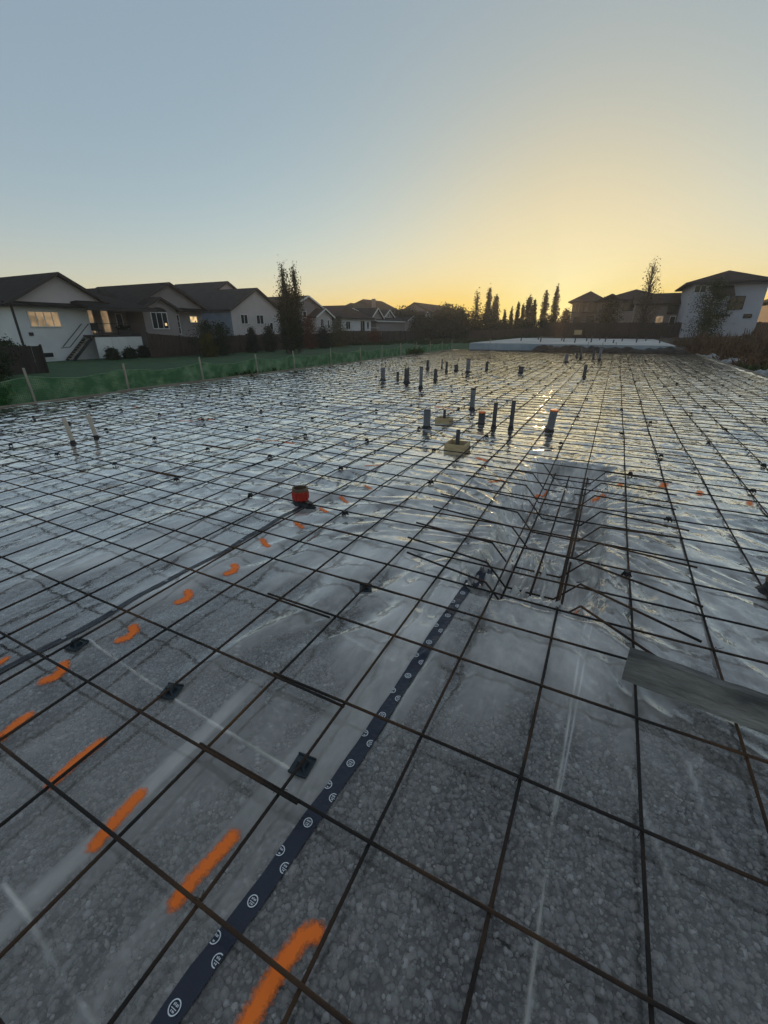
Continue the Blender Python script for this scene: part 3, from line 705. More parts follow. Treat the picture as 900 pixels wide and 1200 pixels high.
pipe(-1.98, 7.93, .26, .062, 'short grey pipe with an orange top between the wooden boxes and two slim pipes', 'pvcd', 'orange')
pipe(-1.67, 7.6, .49, .036, 'left of two slim dark pipes near the middle of the mat', 'pvcd')
pipe(-1.37, 7.6, .54, .036, 'right of two slim dark pipes near the middle of the mat', 'pvcd')
pipe(-.75, 7.77, .42, .062, 'thick grey pipe with an orange top standing right of the two slim pipes', 'pvc', 'orange', lean=(.03, 0))
far = [(-6.94, 13.59, .46, .075, 'leftmost pipe of the far group, thick and grey'), (-6.49, 13.82, .32, .045, 'short slim pipe just right of the leftmost far pipe'),
       (-5.91, 13.29, .49, .085, 'thick grey pipe in the left half of the far group'), (-4.93, 12.12, .66, .05, 'tallest slim pipe nearest us in the far group'),
       (-7.13, 18.25, .43, .06, 'pipe at the back left of the far group, behind the tall slim one'), (-5.33, 14.41, .40, .06, 'grey pipe right of the tall slim pipe in the far group'),
       (-6.85, 19.3, .40, .035, 'very thin pipe at the back of the far group'), (-6.01, 17.51, .44, .05, 'slim pipe behind the centre of the far group'),
       (-5.82, 18.2, .28, .08, 'short stout pipe at the back of the far group'), (-5.12, 17.56, .56, .08, 'tall thick pipe at the right end of the far group'),
       (-4.83, 19.42, .36, .06, 'grey pipe standing right of and behind the far group'), (-3.21, 18.53, .27, .10, 'short fat dark pipe alone right of the far group'),
       (-2.2, 25.86, .44, .09, 'stout pipe standing before the dark soil at the far edge'), (-1.71, 29.2, .67, .06, 'left of two tall slim pipes at the far edge of the mat'),
       (-1.03, 29.54, .50, .06, 'lower slim pipe between two tall ones at the far edge'), (-.66, 28.11, .73, .07, 'right of two tall slim pipes at the far edge of the mat'),
       (-.82, 17.93, .46, .06, 'single dark pipe right of centre, between the near and far pipes'), (-1.98, 29.9, .30, .07, 'short pipe stub farthest away on the mat')]
for k, (x, y, z, r, lab) in enumerate(far): pipe(x, y, z, r, lab, 'pvcd' if k % 3 else 'pvc', 'black' if k % 2 else None)
# red riser
o = thing('drain_riser', 'short red drain riser with a rusty collar on a black base', 'drain riser', (-2.6, 3.23, film_z(-2.6, 3.23)))
mb = MB(); mb.lathe((-2.6, 3.23, 0), [(.135, .0), (.115, .018), (.09, .03), (.075, .055), (.072, .075)], 20); mb.tube([(-2.56, 3.2, .03), (-2.46, 3.16, .035), (-2.38, 3.17, .03)], [.05, .035, .02], 8); mb.build('tape_wrap', MAT['wrap'], o, smooth=True)
mb = MB(); mb.lathe((-2.6, 3.23, 0), [(.074, .06), (.078, .075), (.078, .15), (.083, .152), (.083, .163), (.07, .163)], 22)
for k in range(8):
    a = k * math.pi / 4; mb.beam((-2.6 + .08 * math.cos(a), 3.23 + .08 * math.sin(a), .075), (-2.6 + .08 * math.cos(a), 3.23 + .08 * math.sin(a), .15), .012, .012, (math.cos(a), math.sin(a), .1))
mb.build('red_body', MAT['red'], o)
MB().lathe((-2.6, 3.23, 0), [(.079, .158), (.079, .195), (.066, .195), (.066, .10), (.001, .10)], 22).build('collar', MAT['bronze'], o, smooth=False)
# small black-wrapped stub at the right edge
o = thing('pipe_stub', 'low black wrapped stub with a rusty top at the right edge of the photo', 'pipe', (1.24, 3.35, 0))
MB().lathe((1.24, 3.35, film_z(1.24, 3.35)), [(.09, -.01), (.06, .02), (.045, .05), (.045, .08), (.001, .08)], 16).build('tape_wrap', MAT['wrap'], o)
MB().lathe((1.24, 3.35, film_z(1.24, 3.35)), [(.05, .078), (.05, .11), (.03, .118), (.001, .118)], 16).build('end_cap', MAT['bronze'], o)

def woodbox(x, y, w, d, h, label):
    zf = film_z(x, y); o = thing('blockout_box', label, 'wooden box', (x, y, zf), 'wooden boxes round pipes')
    t = .022
    for (a, b, c, e) in ((-w / 2, w / 2, -d / 2, -d / 2 + t), (-w / 2, w / 2, d / 2 - t, d / 2), (-w / 2, -w / 2 + t, -d / 2 + t + .002, d / 2 - t - .002), (w / 2 - t, w / 2, -d / 2 + t + .002, d / 2 - t - .002)):
        MB().box(x + a, x + b, y + c, y + e, zf, zf + h + random.uniform(-.006, .006)).build('plank', MAT['box'], o)
woodbox(-1.81, 5.95, .30, .30, .115, 'nearer of two small wooden boxes built round a pipe')
woodbox(-2.66, 7.78, .28, .26, .10, 'farther of two small wooden boxes, beside the thick grey pipe')

# long plank on edge, lower right
o = MB()
n = 26; dirv = Vector((.99, -.13, 0)).normalized(); side = Vector((.13, .99, 0)).normalized(); prof = []
for i in range(n + 1):
    p = Vector((.325, 1.962, 0)) + dirv * (1.9 * i / n)
    wv = .004 * math.sin(i * .9) + .003 * math.sin(i * 2.3); lean_ = side * .030
    zb, zt = .083, .083 + .152
    prof.append([p + Vector((0, 0, zb)), p + side * .038 + Vector((0, 0, zb + .004)), p + side * .038 + lean_ + Vector((0, 0, zt + wv)), p + lean_ + Vector((0, 0, zt + wv - .003))])
vs = [v for q in prof for v in q]; fs = []
for i in range(n):
    for k in range(4): fs.append((i * 4 + k, (i + 1) * 4 + k, (i + 1) * 4 + (k + 1) % 4, i * 4 + (k + 1) % 4))
fs += [(3, 2, 1, 0), (n * 4, n * 4 + 1, n * 4 + 2, n * 4 + 3)]
o.add(vs, fs); ob = o.build('wooden_plank', MAT['plank'], None, (.325, 1.962, .083))
tag(ob, 'concrete-stained grey plank standing on edge on the bars at lower right', 'plank')

# ------------------------------------------------------------------ form boards, mesh fence
for k, (y0, y1, dx) in enumerate([(1.2, 7.55, 0), (7.6, 12.4, -.10), (12.45, 17.3, -.10), (17.35, 22.2, -.08), (22.25, 27.1, -.10), (27.15, 32.0, -.1), (32.05, 37.4, -.12)]):
    mb = MB().box(-12.19 + dx, -12.15 + dx, y0, y1, -.34, .075 + random.uniform(-.01, .01))
    for j in range(4):
        yy = y0 + .4 + j * (y1 - y0 - .8) / 3; mb.beam((-12.2 + dx - .03, yy, -.3), (-12.2 + dx - .03, yy, .02), .04, .05)
    pos = ['nearest the camera on the left, standing slightly inward', 'second from the camera along the left edge', 'third from the camera along the left edge', 'fourth from the camera along the left edge', 'fifth from the camera along the left edge', 'sixth from the camera along the left edge', 'farthest of those along the left edge'][k]
    tag(mb.build('form_board', MAT['form'], None, (-12.17 + dx, y0, -.34)), 'grey wooden form board, ' + pos, 'form board', 'form boards along the left edge')
for k, (y0, y1) in enumerate([(8, 14.5), (14.55, 21), (21.05, 27.5), (27.55, 34), (34.05, 38.2)]):
    mb = MB().box(5.15, 5.19, y0, y1, -.34, .09 + random.uniform(-.01, .01))
    lab = ['outside the right edge, nearest the camera', 'first along the right edge of the mat', 'middle of those along the right edge of the mat', 'next to last along the right edge, by the white plastic', 'last along the right edge, at the far corner'][k]
    tag(mb.build('form_board', MAT['form'], None, (5.17, y0, -.34)), 'weathered form board, ' + lab, 'form board', 'form boards along the right edge')

fo = thing('mesh_fence', 'low green mesh fence on wooden stakes along the left side of the site', 'fence', (-12.75, 3, -.3))
sy = [3.2, 5.74, 8.2, 10.99, 13.75, 16.14, 19.08, 22.16, 24.73, 27.4, 30.17, 32.9, 35.6, 38.2]
for y in sy:
    h = .76 + random.uniform(-.05, .06); MB().beam((-12.70, y, -.35), (-12.70 + random.uniform(-.04, .04), y - .05 + random.uniform(-.05, .05), h), .04, .045).build('stake', MAT['stake'], fo)
ny_, nz_ = 700, 14; Yf = np.linspace(sy[0], sy[-1], ny_); tt = np.linspace(0, 1, nz_)
FYY, FT = np.meshgrid(Yf, tt, indexing='ij')
seg_i = np.searchsorted(sy, Yf).clip(1, len(sy) - 1); fr_ = (Yf - np.array(sy)[seg_i - 1]) / (np.array(sy)[seg_i] - np.array(sy)[seg_i - 1])
sag = (.60 - .13 * np.sin(np.pi * fr_) + .03 * perlin(Yf * 2.1, Yf * 0))[:, None]
ZF = -.33 + (sag + .33) * FT
XF = -12.74 + (.05 * perlin(FYY * 1.9, ZF * 2.3) + .035 * perlin(FYY * 4.5 + 8, ZF * 5)) * (np.sin(np.pi * fr_)[:, None] * .8 + .2) * 1.3
no = grid_mesh('mesh_panel', XF - fo.location.x, FYY - fo.location.y, ZF - fo.location.z, MAT['net']); no.parent = fo
tb = MB(); tb.tube([(float(XF[i, -1]) + .006, float(FYY[i, -1]), float(ZF[i, -1])) for i in range(0, ny_, 6)], .013, 5); tb.build('top_cord', MAT['cord'], fo)

# ------------------------------------------------------------------ second slab beyond, soil heap, bits
sl = thing('concrete_slab', 'pale finished concrete slab with white edge boards beyond the far end of the mat', 'concrete slab', (-3.5, 50, -.3))
MB().box(-11.3, 3.9, 38.9, 62, -.6, .54).build('slab_body', MAT['conc'], sl)
mb = MB()
for k in range(7):
    x0 = -11.36 + k * 2.18; mb.box(x0, x0 + 2.165, 38.82, 38.885, -.6, .515 + random.uniform(-.01, .01))
mb.build('edge_board', MAT['insul'], sl)
mb = MB(); mb.box(-11.37, -11.305, 38.9, 62, -.6, .515); mb.build('edge_board', MAT['insul'], sl)
for k, (x, y) in enumerate([(-8.5, 47), (-7.6, 52), (-6.2, 44), (-5, 50), (-4.4, 46), (-3.2, 43), (-2.6, 49), (-2.0, 45), (-1.6, 54), (-.9, 47), (-.2, 43.5), (.5, 50), (1.6, 46), (2.6, 52), (3.3, 45)]):
    MB().tube([(x, y, .54), (x + .02, y, .54 + random.uniform(.25, .55))], .055, 8).build('pipe_stub', MAT['pvcd'], sl)
sx_ = np.linspace(-8, 5.2, 90); sy_ = np.linspace(37.25, 38.78, 24); SX, SY = np.meshgrid(sx_, sy_)
prof_ = np.sin(np.pi * (SY - 37.25) / 1.53) ** .8
SZ = -.45 + prof_ * (.86 + .24 * fbm(SX * .9, SY * 1.2, 4)) * sst(-8, -4.5, SX) * (1 - .5 * sst(4, 5.2, SX))
tag(grid_mesh('soil_heap', SX, SY, SZ, MAT['mound']), 'dark heap of soil lying against the front of the far concrete slab', 'soil heap')
for k, (x, y, h, lab) in enumerate([(-9.3, 37.6, .9, 'thin wooden stake before the left end of the far slab'), (-1.9, 38.0, .75, 'left of three pale stakes in the dark soil heap'), (-.9, 37.9, .75, 'middle of three pale stakes in the dark soil heap'), (.0, 38.0, .75, 'right of three pale stakes in the dark soil heap')]):
    tag(MB().beam((x, y, -.4), (x + .05, y, h), .045, .045).build('wooden_stake', MAT['stake'], None, (x, y, -.4)), lab, 'stake', 'stakes by the far slab')
tag(MB().beam((-7.9, 64.5, .2), (-7.9, 64.5, 1.9), .06, .06).build('wooden_stake', MAT['stake'], None, (-7.9, 64.5, .2)), 'tall thin post behind the far slab near the sunset', 'stake')
o = thing('site_sign', 'small tan board on a post standing behind the far slab', 'sign', (-4.6, 64.6, .4))
MB().beam((-4.6, 64.6, .4), (-4.6, 64.6, 1.0), .08, .08).build('post', MAT['stake'], o); MB().box(-5.05, -4.15, 64.53, 64.55, .95, 1.5).build('board', MAT['box'], o)

def crumple(cx, cy, rx, ry, h, seed, label):
    a = np.linspace(-1, 1, 26); AX, AY = np.meshgrid(a, a); r_ = np.hypot(AX, AY)
    X = cx + AX * rx; Y = cy + AY * ry; b = np.clip(1 - r_ * r_ * .8, 0, 1)
    Z = terrain(X, Y) + .03 + h * b * (.55 + .6 * fbm(AX * 2.3 + seed, AY * 2.3, 3)) + .05 * ridge(AX * 3 + seed, AY * 3, 3)
    tag(grid_mesh('plastic_scrap', X - cx, Y - cy, Z - float(terrain(np.array(cx), np.array(cy))), MAT['wrapw'], smooth=False), label, 'plastic scrap', 'white plastic lying right of the mat').location = (cx, cy, float(terrain(np.array(cx), np.array(cy))))
crumple(6.5, 33.6, .9, .6, .30, 3, 'bright crumpled white plastic on the dark earth beyond the right edge of the mat')
crumple(6.3, 25.3, .6, .8, .30, 9, 'white plastic bundle at the right picture edge beside the form board')
crumple(5.9, 37.8, .9, .5, .35, 15, 'greyish plastic lump at the far right corner of the mat')
tag(MB().box(11, 40, 57.5, 62, .1, .80).build('concrete_kerb', MAT['conc'], None, (25, 60, .1)), 'long pale concrete strip behind the brown weeds at right', 'concrete strip')

# ------------------------------------------------------------------ vegetation
def quads(P, size, seed=0, upbias=0.0):
    """one leaf-sized quad per point"""
    r = np.random.default_rng(seed); m = len(P)
    d = r.normal(size=(m, 3)); d[:, 2] *= (1 - upbias); d /= np.linalg.norm(d, axis=1)[:, None]
    e = np.cross(d, r.normal(size=(m, 3))); e /= np.linalg.norm(e, axis=1)[:, None]
    s_ = size * r.uniform(.6, 1.3, m)[:, None]; a = d * s_; b = e * s_ * .55
    return np.stack([P - a, P + b, P + a, P - b], 1).reshape(-1, 3)
def quad_obj(name, V, mat, parent=None, origin=None):
    off = np.array(root_loc(parent)[:]) if parent else np.array(origin or (0, 0, 0)); V = V - off
    n4 = len(V) // 4; me = bpy.data.meshes.new(name); me.vertices.add(len(V)); me.vertices.foreach_set('co', V.reshape(-1).astype(np.float32))
    me.loops.add(n4 * 4); me.loops.foreach_set('vertex_index', np.arange(n4 * 4, dtype=np.int32)); me.polygons.add(n4)
    me.polygons.foreach_set('loop_start', np.arange(0, n4 * 4, 4, dtype=np.int32)); me.polygons.foreach_set('loop_total', np.full(n4, 4, np.int32))
    me.update(calc_edges=True); me.materials.append(mat); o = bpy.data.objects.new(name, me); C.objects.link(o)
    if parent: o.parent = parent
    else: o.location = off
    return o
_seed = [100]
def tree(label, x, y, z0, h, r, mat, kind='oval', n=2200, leaf=.14, low=.12, name='leafy_tree', cat='tree', group=None, sparse_top=0.0, lean=(0, 0)):
    _seed[0] += 1; q = np.random.default_rng(_seed[0]); o = thing(name, label, cat, (x, y, z0), group)
    mb = MB(); tops = .94 if kind in ('column', 'cone') else .8
    mb.tube([(x, y, z0 - .1), (x + lean[0] * .5 + q.normal() * .03 * r, y, z0 + h * .45), (x + lean[0], y + lean[1], z0 + h * tops)], [.018 * h + .03, .012 * h + .02, .012], 7)
    def rad(t):
        if kind == 'column': return r * (np.sin(np.pi * np.clip(t, 0, 1) ** .75)) ** .7
        if kind == 'cone': return r * (1 - t) ** .85
        return r * np.sin(np.pi * np.clip(t, 0, 1) ** .8) ** .55
    nl = 30 if kind == 'oval' else 54; C_ = []
    for k in range(nl):
        t = low + (1 - low) * ((k + q.random()) / nl); a = k * 2.4 + q.normal() * .3; rr = float(rad(min((t - low) / (1 - low), .99))) * q.uniform(.65, 1.08)
        zb = z0 + h * max(low * .8, t - (.16 if kind == 'column' else .10)); sx0 = x + lean[0] * t
        tip = np.array([sx0 + rr * math.cos(a), y + lean[1] * t + rr * math.sin(a), z0 + h * t])
        mb.tube([(sx0, y + lean[1] * t, zb), tuple((np.array([sx0, y + lean[1] * t, zb]) + tip) / 2 + np.array([0, 0, .04 * h * q.random()])), tuple(tip)], [.006 * h + .01, .004 * h + .008, .006], 5, cap=False)
        for f in (1.0, .62, .3): C_.append((np.array([sx0, y + lean[1] * t, zb]) * (1 - f) + tip * f, t))
    mb.build('trunk', MAT['bark'], o)
    pts = []; per = max(3, n // len(C_))
    for c, t in C_:
        if q.random() < .10: continue
        k = int(per * q.uniform(.4, 1.6) * (1 - sparse_top * max(0, (t - .5) * 2))); sg = ((.15 if kind == 'column' else .20) * r + .04) * q.uniform(.6, 1.25)
        if k < 1: continue
        pts.append(c + q.normal(size=(k, 3)) * np.array([sg, sg, sg * (1.9 if kind == 'column' else .8)]))
    quad_obj('crown', quads(np.concatenate(pts), leaf, _seed[0]), MAT[mat], o)
    return o
def tz(x, y): return float(terrain(np.array(float(x)), np.array(float(y))))
# tall aspens before the houses
tree('tall slim dark aspen with bare whippy top, left of the pair before the houses', -30.0, 37.3, -.6, 8.1, .85, 'leaf_dark', 'column', 6500, .085, .08, 'aspen_tree', sparse_top=.8)
tree('short full aspen standing between the two tall slim ones', -30.4, 38.2, -.6, 6.2, 1.1, 'leaf_dark', 'column', 7500, .085, .08, 'aspen_tree', sparse_top=.5)
tree('tall slim aspen with a thin top, right of the pair before the houses', -30.0, 39.1, -.6, 8.35, .8, 'leaf_dark', 'column', 6500, .085, .08, 'aspen_tree', sparse_top=.85)
# shrubs along the yards: x, y, h, r, mat, kind, label
for (x, y, h, r, mt, kd, lab) in [
    (-26.5, 10.2, 2.0, 1.3, 'leaf_dark', 'oval', 'large dark bush at the left picture edge before the white house'), (-31.5, 13.6, 1.75, .9, 'leaf_dark', 'oval', 'dark rounded bush over the very dark fence near the left picture edge'),
    (-35, 31.4, 3.0, 1.3, 'leaf_dark', 'oval', 'tall dark shrub right of the lit window of the taupe house'), (-35.5, 33.6, 2.9, 1.2, 'leaf_dark', 'oval', 'dark shrub at the corner of the bluish wall'),
    (-34, 30.6, 2.0, .7, 'leaf_yel', 'oval', 'small yellowing shrub before the tall dark shrubs'), (-36, 38.6, 2.6, .8, 'conifer', 'cone', 'left of two small dark conifers before the pale gable'),
    (-36, 41.4, 2.7, .9, 'conifer', 'oval', 'right rounded dark evergreen before the pale gable'), (-36, 49.2, 3.9, 1.3, 'leaf_red', 'oval', 'russet shrub behind the aspens'),
    (-36, 52.4, 2.6, 1.2, 'conifer', 'oval', 'dark evergreen bush right of the russet shrub'), (-36.5, 57.0, 3.6, 1.7, 'leaf_yel', 'oval', 'yellow green bush before the white-fronted low house'),
    (-38, 66, 1.8, 1.6, 'leaf_brown', 'oval', 'brown bush against the fence of the low white house'), (-38, 71, 2.0, 1.8, 'leaf_red', 'oval', 'reddish bush farther along the brown fence'),
    (-39.2, 24.6, .9, .5, 'leaf_dark', 'oval', 'left low plant at the foot of the white deck'), (-39.2, 26.2, .8, .5, 'leaf_dark', 'oval', 'middle low plant at the foot of the white deck'), (-39.2, 27.6, .9, .5, 'leaf_dark', 'oval', 'right low plant at the foot of the white deck'),
    (-13.6, 5.0, 1.0, .5, 'weedg', 'oval', 'leafy weed behind the mesh fence at the left picture edge')]:
    tree(lab, x, y, tz(x, y), h, r, mt, kd, 4200, .075, .05, 'garden_shrub', 'shrub')
# far trees toward the sunset: px-true world spots
for (x, y, h, r, mt, kd, n, sp, lab) in [
    (-39, 112, 8.2, 3.0, 'leaf_brown', 'oval', 2600, .3, 'brownish broad tree before the dark far roof'), (-33.5, 104, 7.0, 3.0, 'leaf_dark', 'oval', 2600, .2, 'dark broad tree right of the far roof'),
    (-28.3, 100, 9.9, 1.2, 'leaf_brown', 'column', 420, .3, 'thin see-through poplar left of the dense pair'), (-25.7, 100, 10.2, .75, 'leaf_brown', 'column', 1500, .4, 'tall dense poplar with a pointed top, left of the row'),
    (-24.3, 100.5, 8.7, 1.0, 'leaf_brown', 'column', 1600, .1, 'blunt dense poplar touching the tall pointed one'),
    (-22.3, 101, 6.0, .5, 'leaf_brown', 'column', 700, .4, 'first small poplar of the short row'), (-20.9, 101, 6.4, .45, 'leaf_brown', 'column', 700, .4, 'second small poplar of the short row'),
    (-19.6, 101, 7.2, .5, 'leaf_brown', 'column', 800, .4, 'third small poplar of the short row'), (-18.6, 101, 6.7, .45, 'leaf_brown', 'column', 700, .4, 'fourth small poplar of the short row'),
    (-17.3, 100, 8.0, .95, 'leaf_brown', 'column', 1400, .3, 'broad dark poplar right of the short row'), (-16.2, 100, 7.3, .7, 'leaf_dark', 'column', 900, .4, 'narrow poplar leaning on the broad dark one'),
    (-14.2, 100, 8.6, .8, 'leaf_brown', 'column', 1200, .5, 'left of two tapering poplars beside the sunset'), (-12.2, 100, 9.0, .8, 'leaf_brown', 'column', 1200, .5, 'right of two tapering poplars beside the sunset'),
    (-9.7, 99, 4.6, 1.2, 'leaf_brown', 'oval', 800, .1, 'small rounded tree against the glow left of the balcony house'),
    (-30.5, 97, 5.2, 2.2, 'leaf_dark', 'oval', 1500, .1, 'dark bushy tree below the thin poplar'), (-36.5, 97, 4.6, 2.2, 'leaf_yel', 'oval', 1500, .1, 'yellowing bushy tree near the end of the green fence'), (-43, 100, 5.6, 2.4, 'leaf_brown', 'oval', 1600, .1, 'brown bushy tree beside the small gabled garage')]:
    tree(lab, x, y, tz(x, y) - .2, h, r, mt, kd, int(n * 2.8), .19, .06, 'poplar_tree' if kd == 'column' else 'leafy_tree', 'tree', 'trees on the skyline', sp)
tree('tall ragged tree with open branches before the balcony house', 2.7, 66.8, .6, 8.6, 1.35, 'leaf_brown', 'column', 4200, .085, .06, 'leafy_tree', 'tree', None, .7, (-.3, 0))
tree('broad dull green tree before the big pale house', 7.9, 57.5, .4, 5.6, 1.75, 'leaf_mid', 'oval', 8000, .075, .05, 'leafy_tree', 'tree', None, .1)
tree('round dark bush behind the right fence at the balcony house', -1.5, 69, .8, 4.2, 1.8, 'leaf_dark', 'oval', 4000, .10, .05, 'leafy_tree', 'tree')
# hedge as one mass at the far end
P = []
for k in range(150):
    t = k / 149; cx = -46 + t * 37 + rng.normal() * .6; cy = 96 + rng.normal() * 1.5; hh = rng.uniform(3.2, 5.6) + .8 * math.sin(t * 23) if cx < -23 else rng.uniform(2.2, 3.4)
    P.append(np.stack([rng.normal(cx, .7, 200), rng.normal(cy, .7, 200), rng.uniform(-.6, hh, 200) + .3], -1))
ho = quad_obj('hedge', quads(np.concatenate(P), .19, 5), MAT['leaf_dark']); tag(ho, 'dark unclipped hedge across the far end below the poplars', 'hedge', kind='stuff')
# dry weeds
def weeds(name, spots, mat, label, blade=.45, per=90, cat='weeds'):
    P = []
    for (x, y, r, h) in spots:
        a = rng.uniform(0, 6.283, per); d = r * np.sqrt(rng.random(per)); bx = x + d * np.cos(a); by = y + d * np.sin(a); z = terrain(bx, by); dome = np.clip(1 - (d / r) ** 2, .1, 1)
        base = np.stack([bx, by, z - .05 + .45 * h * dome], -1); tip = base + np.stack([rng.normal(0, .22, per), rng.normal(0, .22, per), h * dome * rng.uniform(.3, .9, per) + .08], -1)
        low_ = np.stack([bx, by, z - .1], -1)
        w = np.stack([rng.normal(0, 1, per), rng.normal(0, 1, per), np.zeros(per)], -1); w /= np.linalg.norm(w, axis=1)[:, None]; w *= rng.uniform(.02, .06, per)[:, None]
        P.append(np.stack([low_ - w, low_ + w, tip + w * .5, tip - w * .5], 1).reshape(-1, 3)); P.append(quads((base + tip) / 2 + rng.normal(0, .08, (per, 3)), .09, int(x * 7) % 97))
    return tag(quad_obj(name, np.concatenate(P), MAT[mat]), label, cat, kind='stuff')
weeds('dry_weeds', [(rng.uniform(5.8, 15), rng.uniform(38, 56), rng.uniform(.6, 1.5), rng.uniform(.5, 1.25)) for _ in range(110)] + [(rng.uniform(6.5, 12), rng.uniform(30, 38), .8, rng.uniform(.2, .5)) for _ in range(26)], 'weed', 'reddish brown dry weeds on the rough ground right of the mat')
weeds('low_weeds', [(rng.uniform(-13.2, -12.4), rng.normal(13.0, .7), .35, .4) for _ in range(8)] + [(-12.5, rng.normal(29.2, .4), .4, .7) for _ in range(5)] + [(rng.uniform(6, 16), rng.uniform(20, 32), 1.2, .2) for _ in range(50)] + [(rng.uniform(-40, -12), rng.uniform(64, 90), 1.6, .5) for _ in range(70)], 'weedg', 'scattered dark low weeds beside the fence and on the bare ground')

# ------------------------------------------------------------------ fences of the yards
def board_fence(label, p0, p1, h0, h1, mat, bw=.15, ht=None):
    p0, p1 = Vector(p0), Vector(p1); L = (p1 - p0).length; d = (p1 - p0) / L
    o = thing('board_fence', label, 'fence', ((p0.x + p1.x) / 2, (p0.y + p1.y) / 2, min(p0.z, p1.z)), 'wooden yard fences')
    mb = MB(); n = int(L / bw); nrm = Vector((-d.y, d.x, 0))
    for i in range(n):
        a = p0 + d * (i * L / n + .006); b = p0 + d * ((i + 1) * L / n - .006); t = i / n; top = h0 + (h1 - h0) * t + random.uniform(-.02, .02); off = nrm * random.uniform(-.006, .006); th = nrm * .02
        vs = [a + off, b + off, b + off + th, a + off + th]
        mb.add([(v.x, v.y, v.z - .1) for v in vs] + [(v.x, v.y, top) for v in vs], [(3, 2, 1, 0), (4, 5, 6, 7), (0, 1, 5, 4), (1, 2, 6, 5), (2, 3, 7, 6), (3, 0, 4, 7)])
    b_ = mb.build('boards', MAT[mat], o); b_['kind'] = 'stuff'
    m = max(2, int(L / 2.4))
    for i in range(m + 1):
        p = p0 + d * (L * i / m) - nrm * .08; top = h0 + (h1 - h0) * i / m + .08
        MB().box(p.x - .05, p.x + .05, p.y - .05, p.y + .05, p.z - .2, top).build('post', MAT[mat], o)
board_fence('very dark board fence below the white house at the left picture edge', (-30, 8.0, -.75), (-30, 14.6, -.75), .85, .75, 'fence2')
board_fence('brown board fence before the taupe house, right of the white deck', (-38, 27.4, -.95), (-38, 34.2, -.95), 1.28, .75, 'fence')
board_fence('dark board fence before the bluish wall and pale gable', (-38, 36.0, -.9), (-38, 49.5, -.9), .95, 1.1, 'fence')
board_fence('dark board fence behind the aspens and russet shrub', (-38.5, 49.8, -.9), (-38.5, 61, -.9), .95, 1.1, 'fence2')
board_fence('reddish brown board fence before the low white-fronted house', (-39.5, 61.3, -.9), (-39.5, 76.5, -.9), 1.35, 1.25, 'fence')
board_fence('grey brown board fence before the garage with the small gable', (-39.5, 77, -.9), (-39.5, 98, -.9), 1.2, 1.2, 'fence2')
board_fence('long dark board fence across the right, before the balcony house and big pale house', (-9, 66, .55), (24, 64.5, .75), 2.38, 2.3, 'fence2')
board_fence('far dark fence in front of the hedge and poplars', (-26, 88, .0), (-9.2, 84, .3), 1.3, 1.9, 'fence')

# ------------------------------------------------------------------ houses
def gable_walls(o, x0, x1, y0, y1, z0, ze, zr, axis, mat, name='wall'):
    mb = MB()
    if axis == 'X':      # ridge along X, gable ends face +-X
        ym = (y0 + y1) / 2
        vs = [(x, y, z) for x in (x0, x1) for (y, z) in ((y0, z0), (y1, z0), (y1, ze), (ym, zr), (y0, ze))]
    else:
        xm = (x0 + x1) / 2
        vs = [(x, y, z) for y in (y1, y0) for (x, z) in ((x0, z0), (x1, z0), (x1, ze), (xm, zr), (x0, ze))]
    mb.add(vs, [(4, 3, 2, 1, 0), (5, 6, 7, 8, 9), (0, 1, 6, 5), (1, 2, 7, 6), (4, 0, 5, 9)])
    return mb.build(name, MAT[mat], o)
def gable_roof(o, x0, x1, y0, y1, ze, zr, axis, mat, ov=.45, t=.16, trim='dtrim', ovg=.4):
    mb = MB()
    if axis == 'X':
        ym = (y0 + y1) / 2; s_ = (zr - ze) / (ym - y0); a, b = x0 - ovg, x1 + ovg; za = ze - s_ * ov + t; zt = zr + t
        mb.slab([(a, y0 - ov, za), (b, y0 - ov, za), (b, ym, zt), (a, ym, zt)], t); mb.slab([(a, ym, zt), (b, ym, zt), (b, y1 + ov, za), (a, y1 + ov, za)], t)
        r = mb.build('roof', MAT[mat], o); f = MB()
        for (p, q) in (((b + .012, y0 - ov, za - .10), (b + .012, ym, zt - .10)), ((b + .012, ym, zt - .10), (b + .012, y1 + ov, za - .10))): f.beam(p, q, .05, .22)
    else:
        xm = (x0 + x1) / 2; s_ = (zr - ze) / (xm - x0); a, b = y0 - ovg, y1 + ovg; za = ze - s_ * ov + t; zt = zr + t
        mb.slab([(x0 - ov, a, za), (xm, a, zt), (xm, b, zt), (x0 - ov, b, za)], t); mb.slab([(xm, a, zt), (x1 + ov, a, za), (x1 + ov, b, za), (xm, b, zt)], t)
        r = mb.build('roof', MAT[mat], o); f = MB(); f.beam((x1 + ov + .012, a, za - .10), (x1 + ov + .012, b, za - .10), .05, .2)
        for (p, q) in (((x0 - ov, a - .012, za - .1), (xm, a - .012, zt - .1)), ((xm, a - .012, zt - .1), (x1 + ov, a - .012, za - .1))): f.beam(p, q, .05, .22)
    f.build('fascia', MAT[trim], r)
    return r
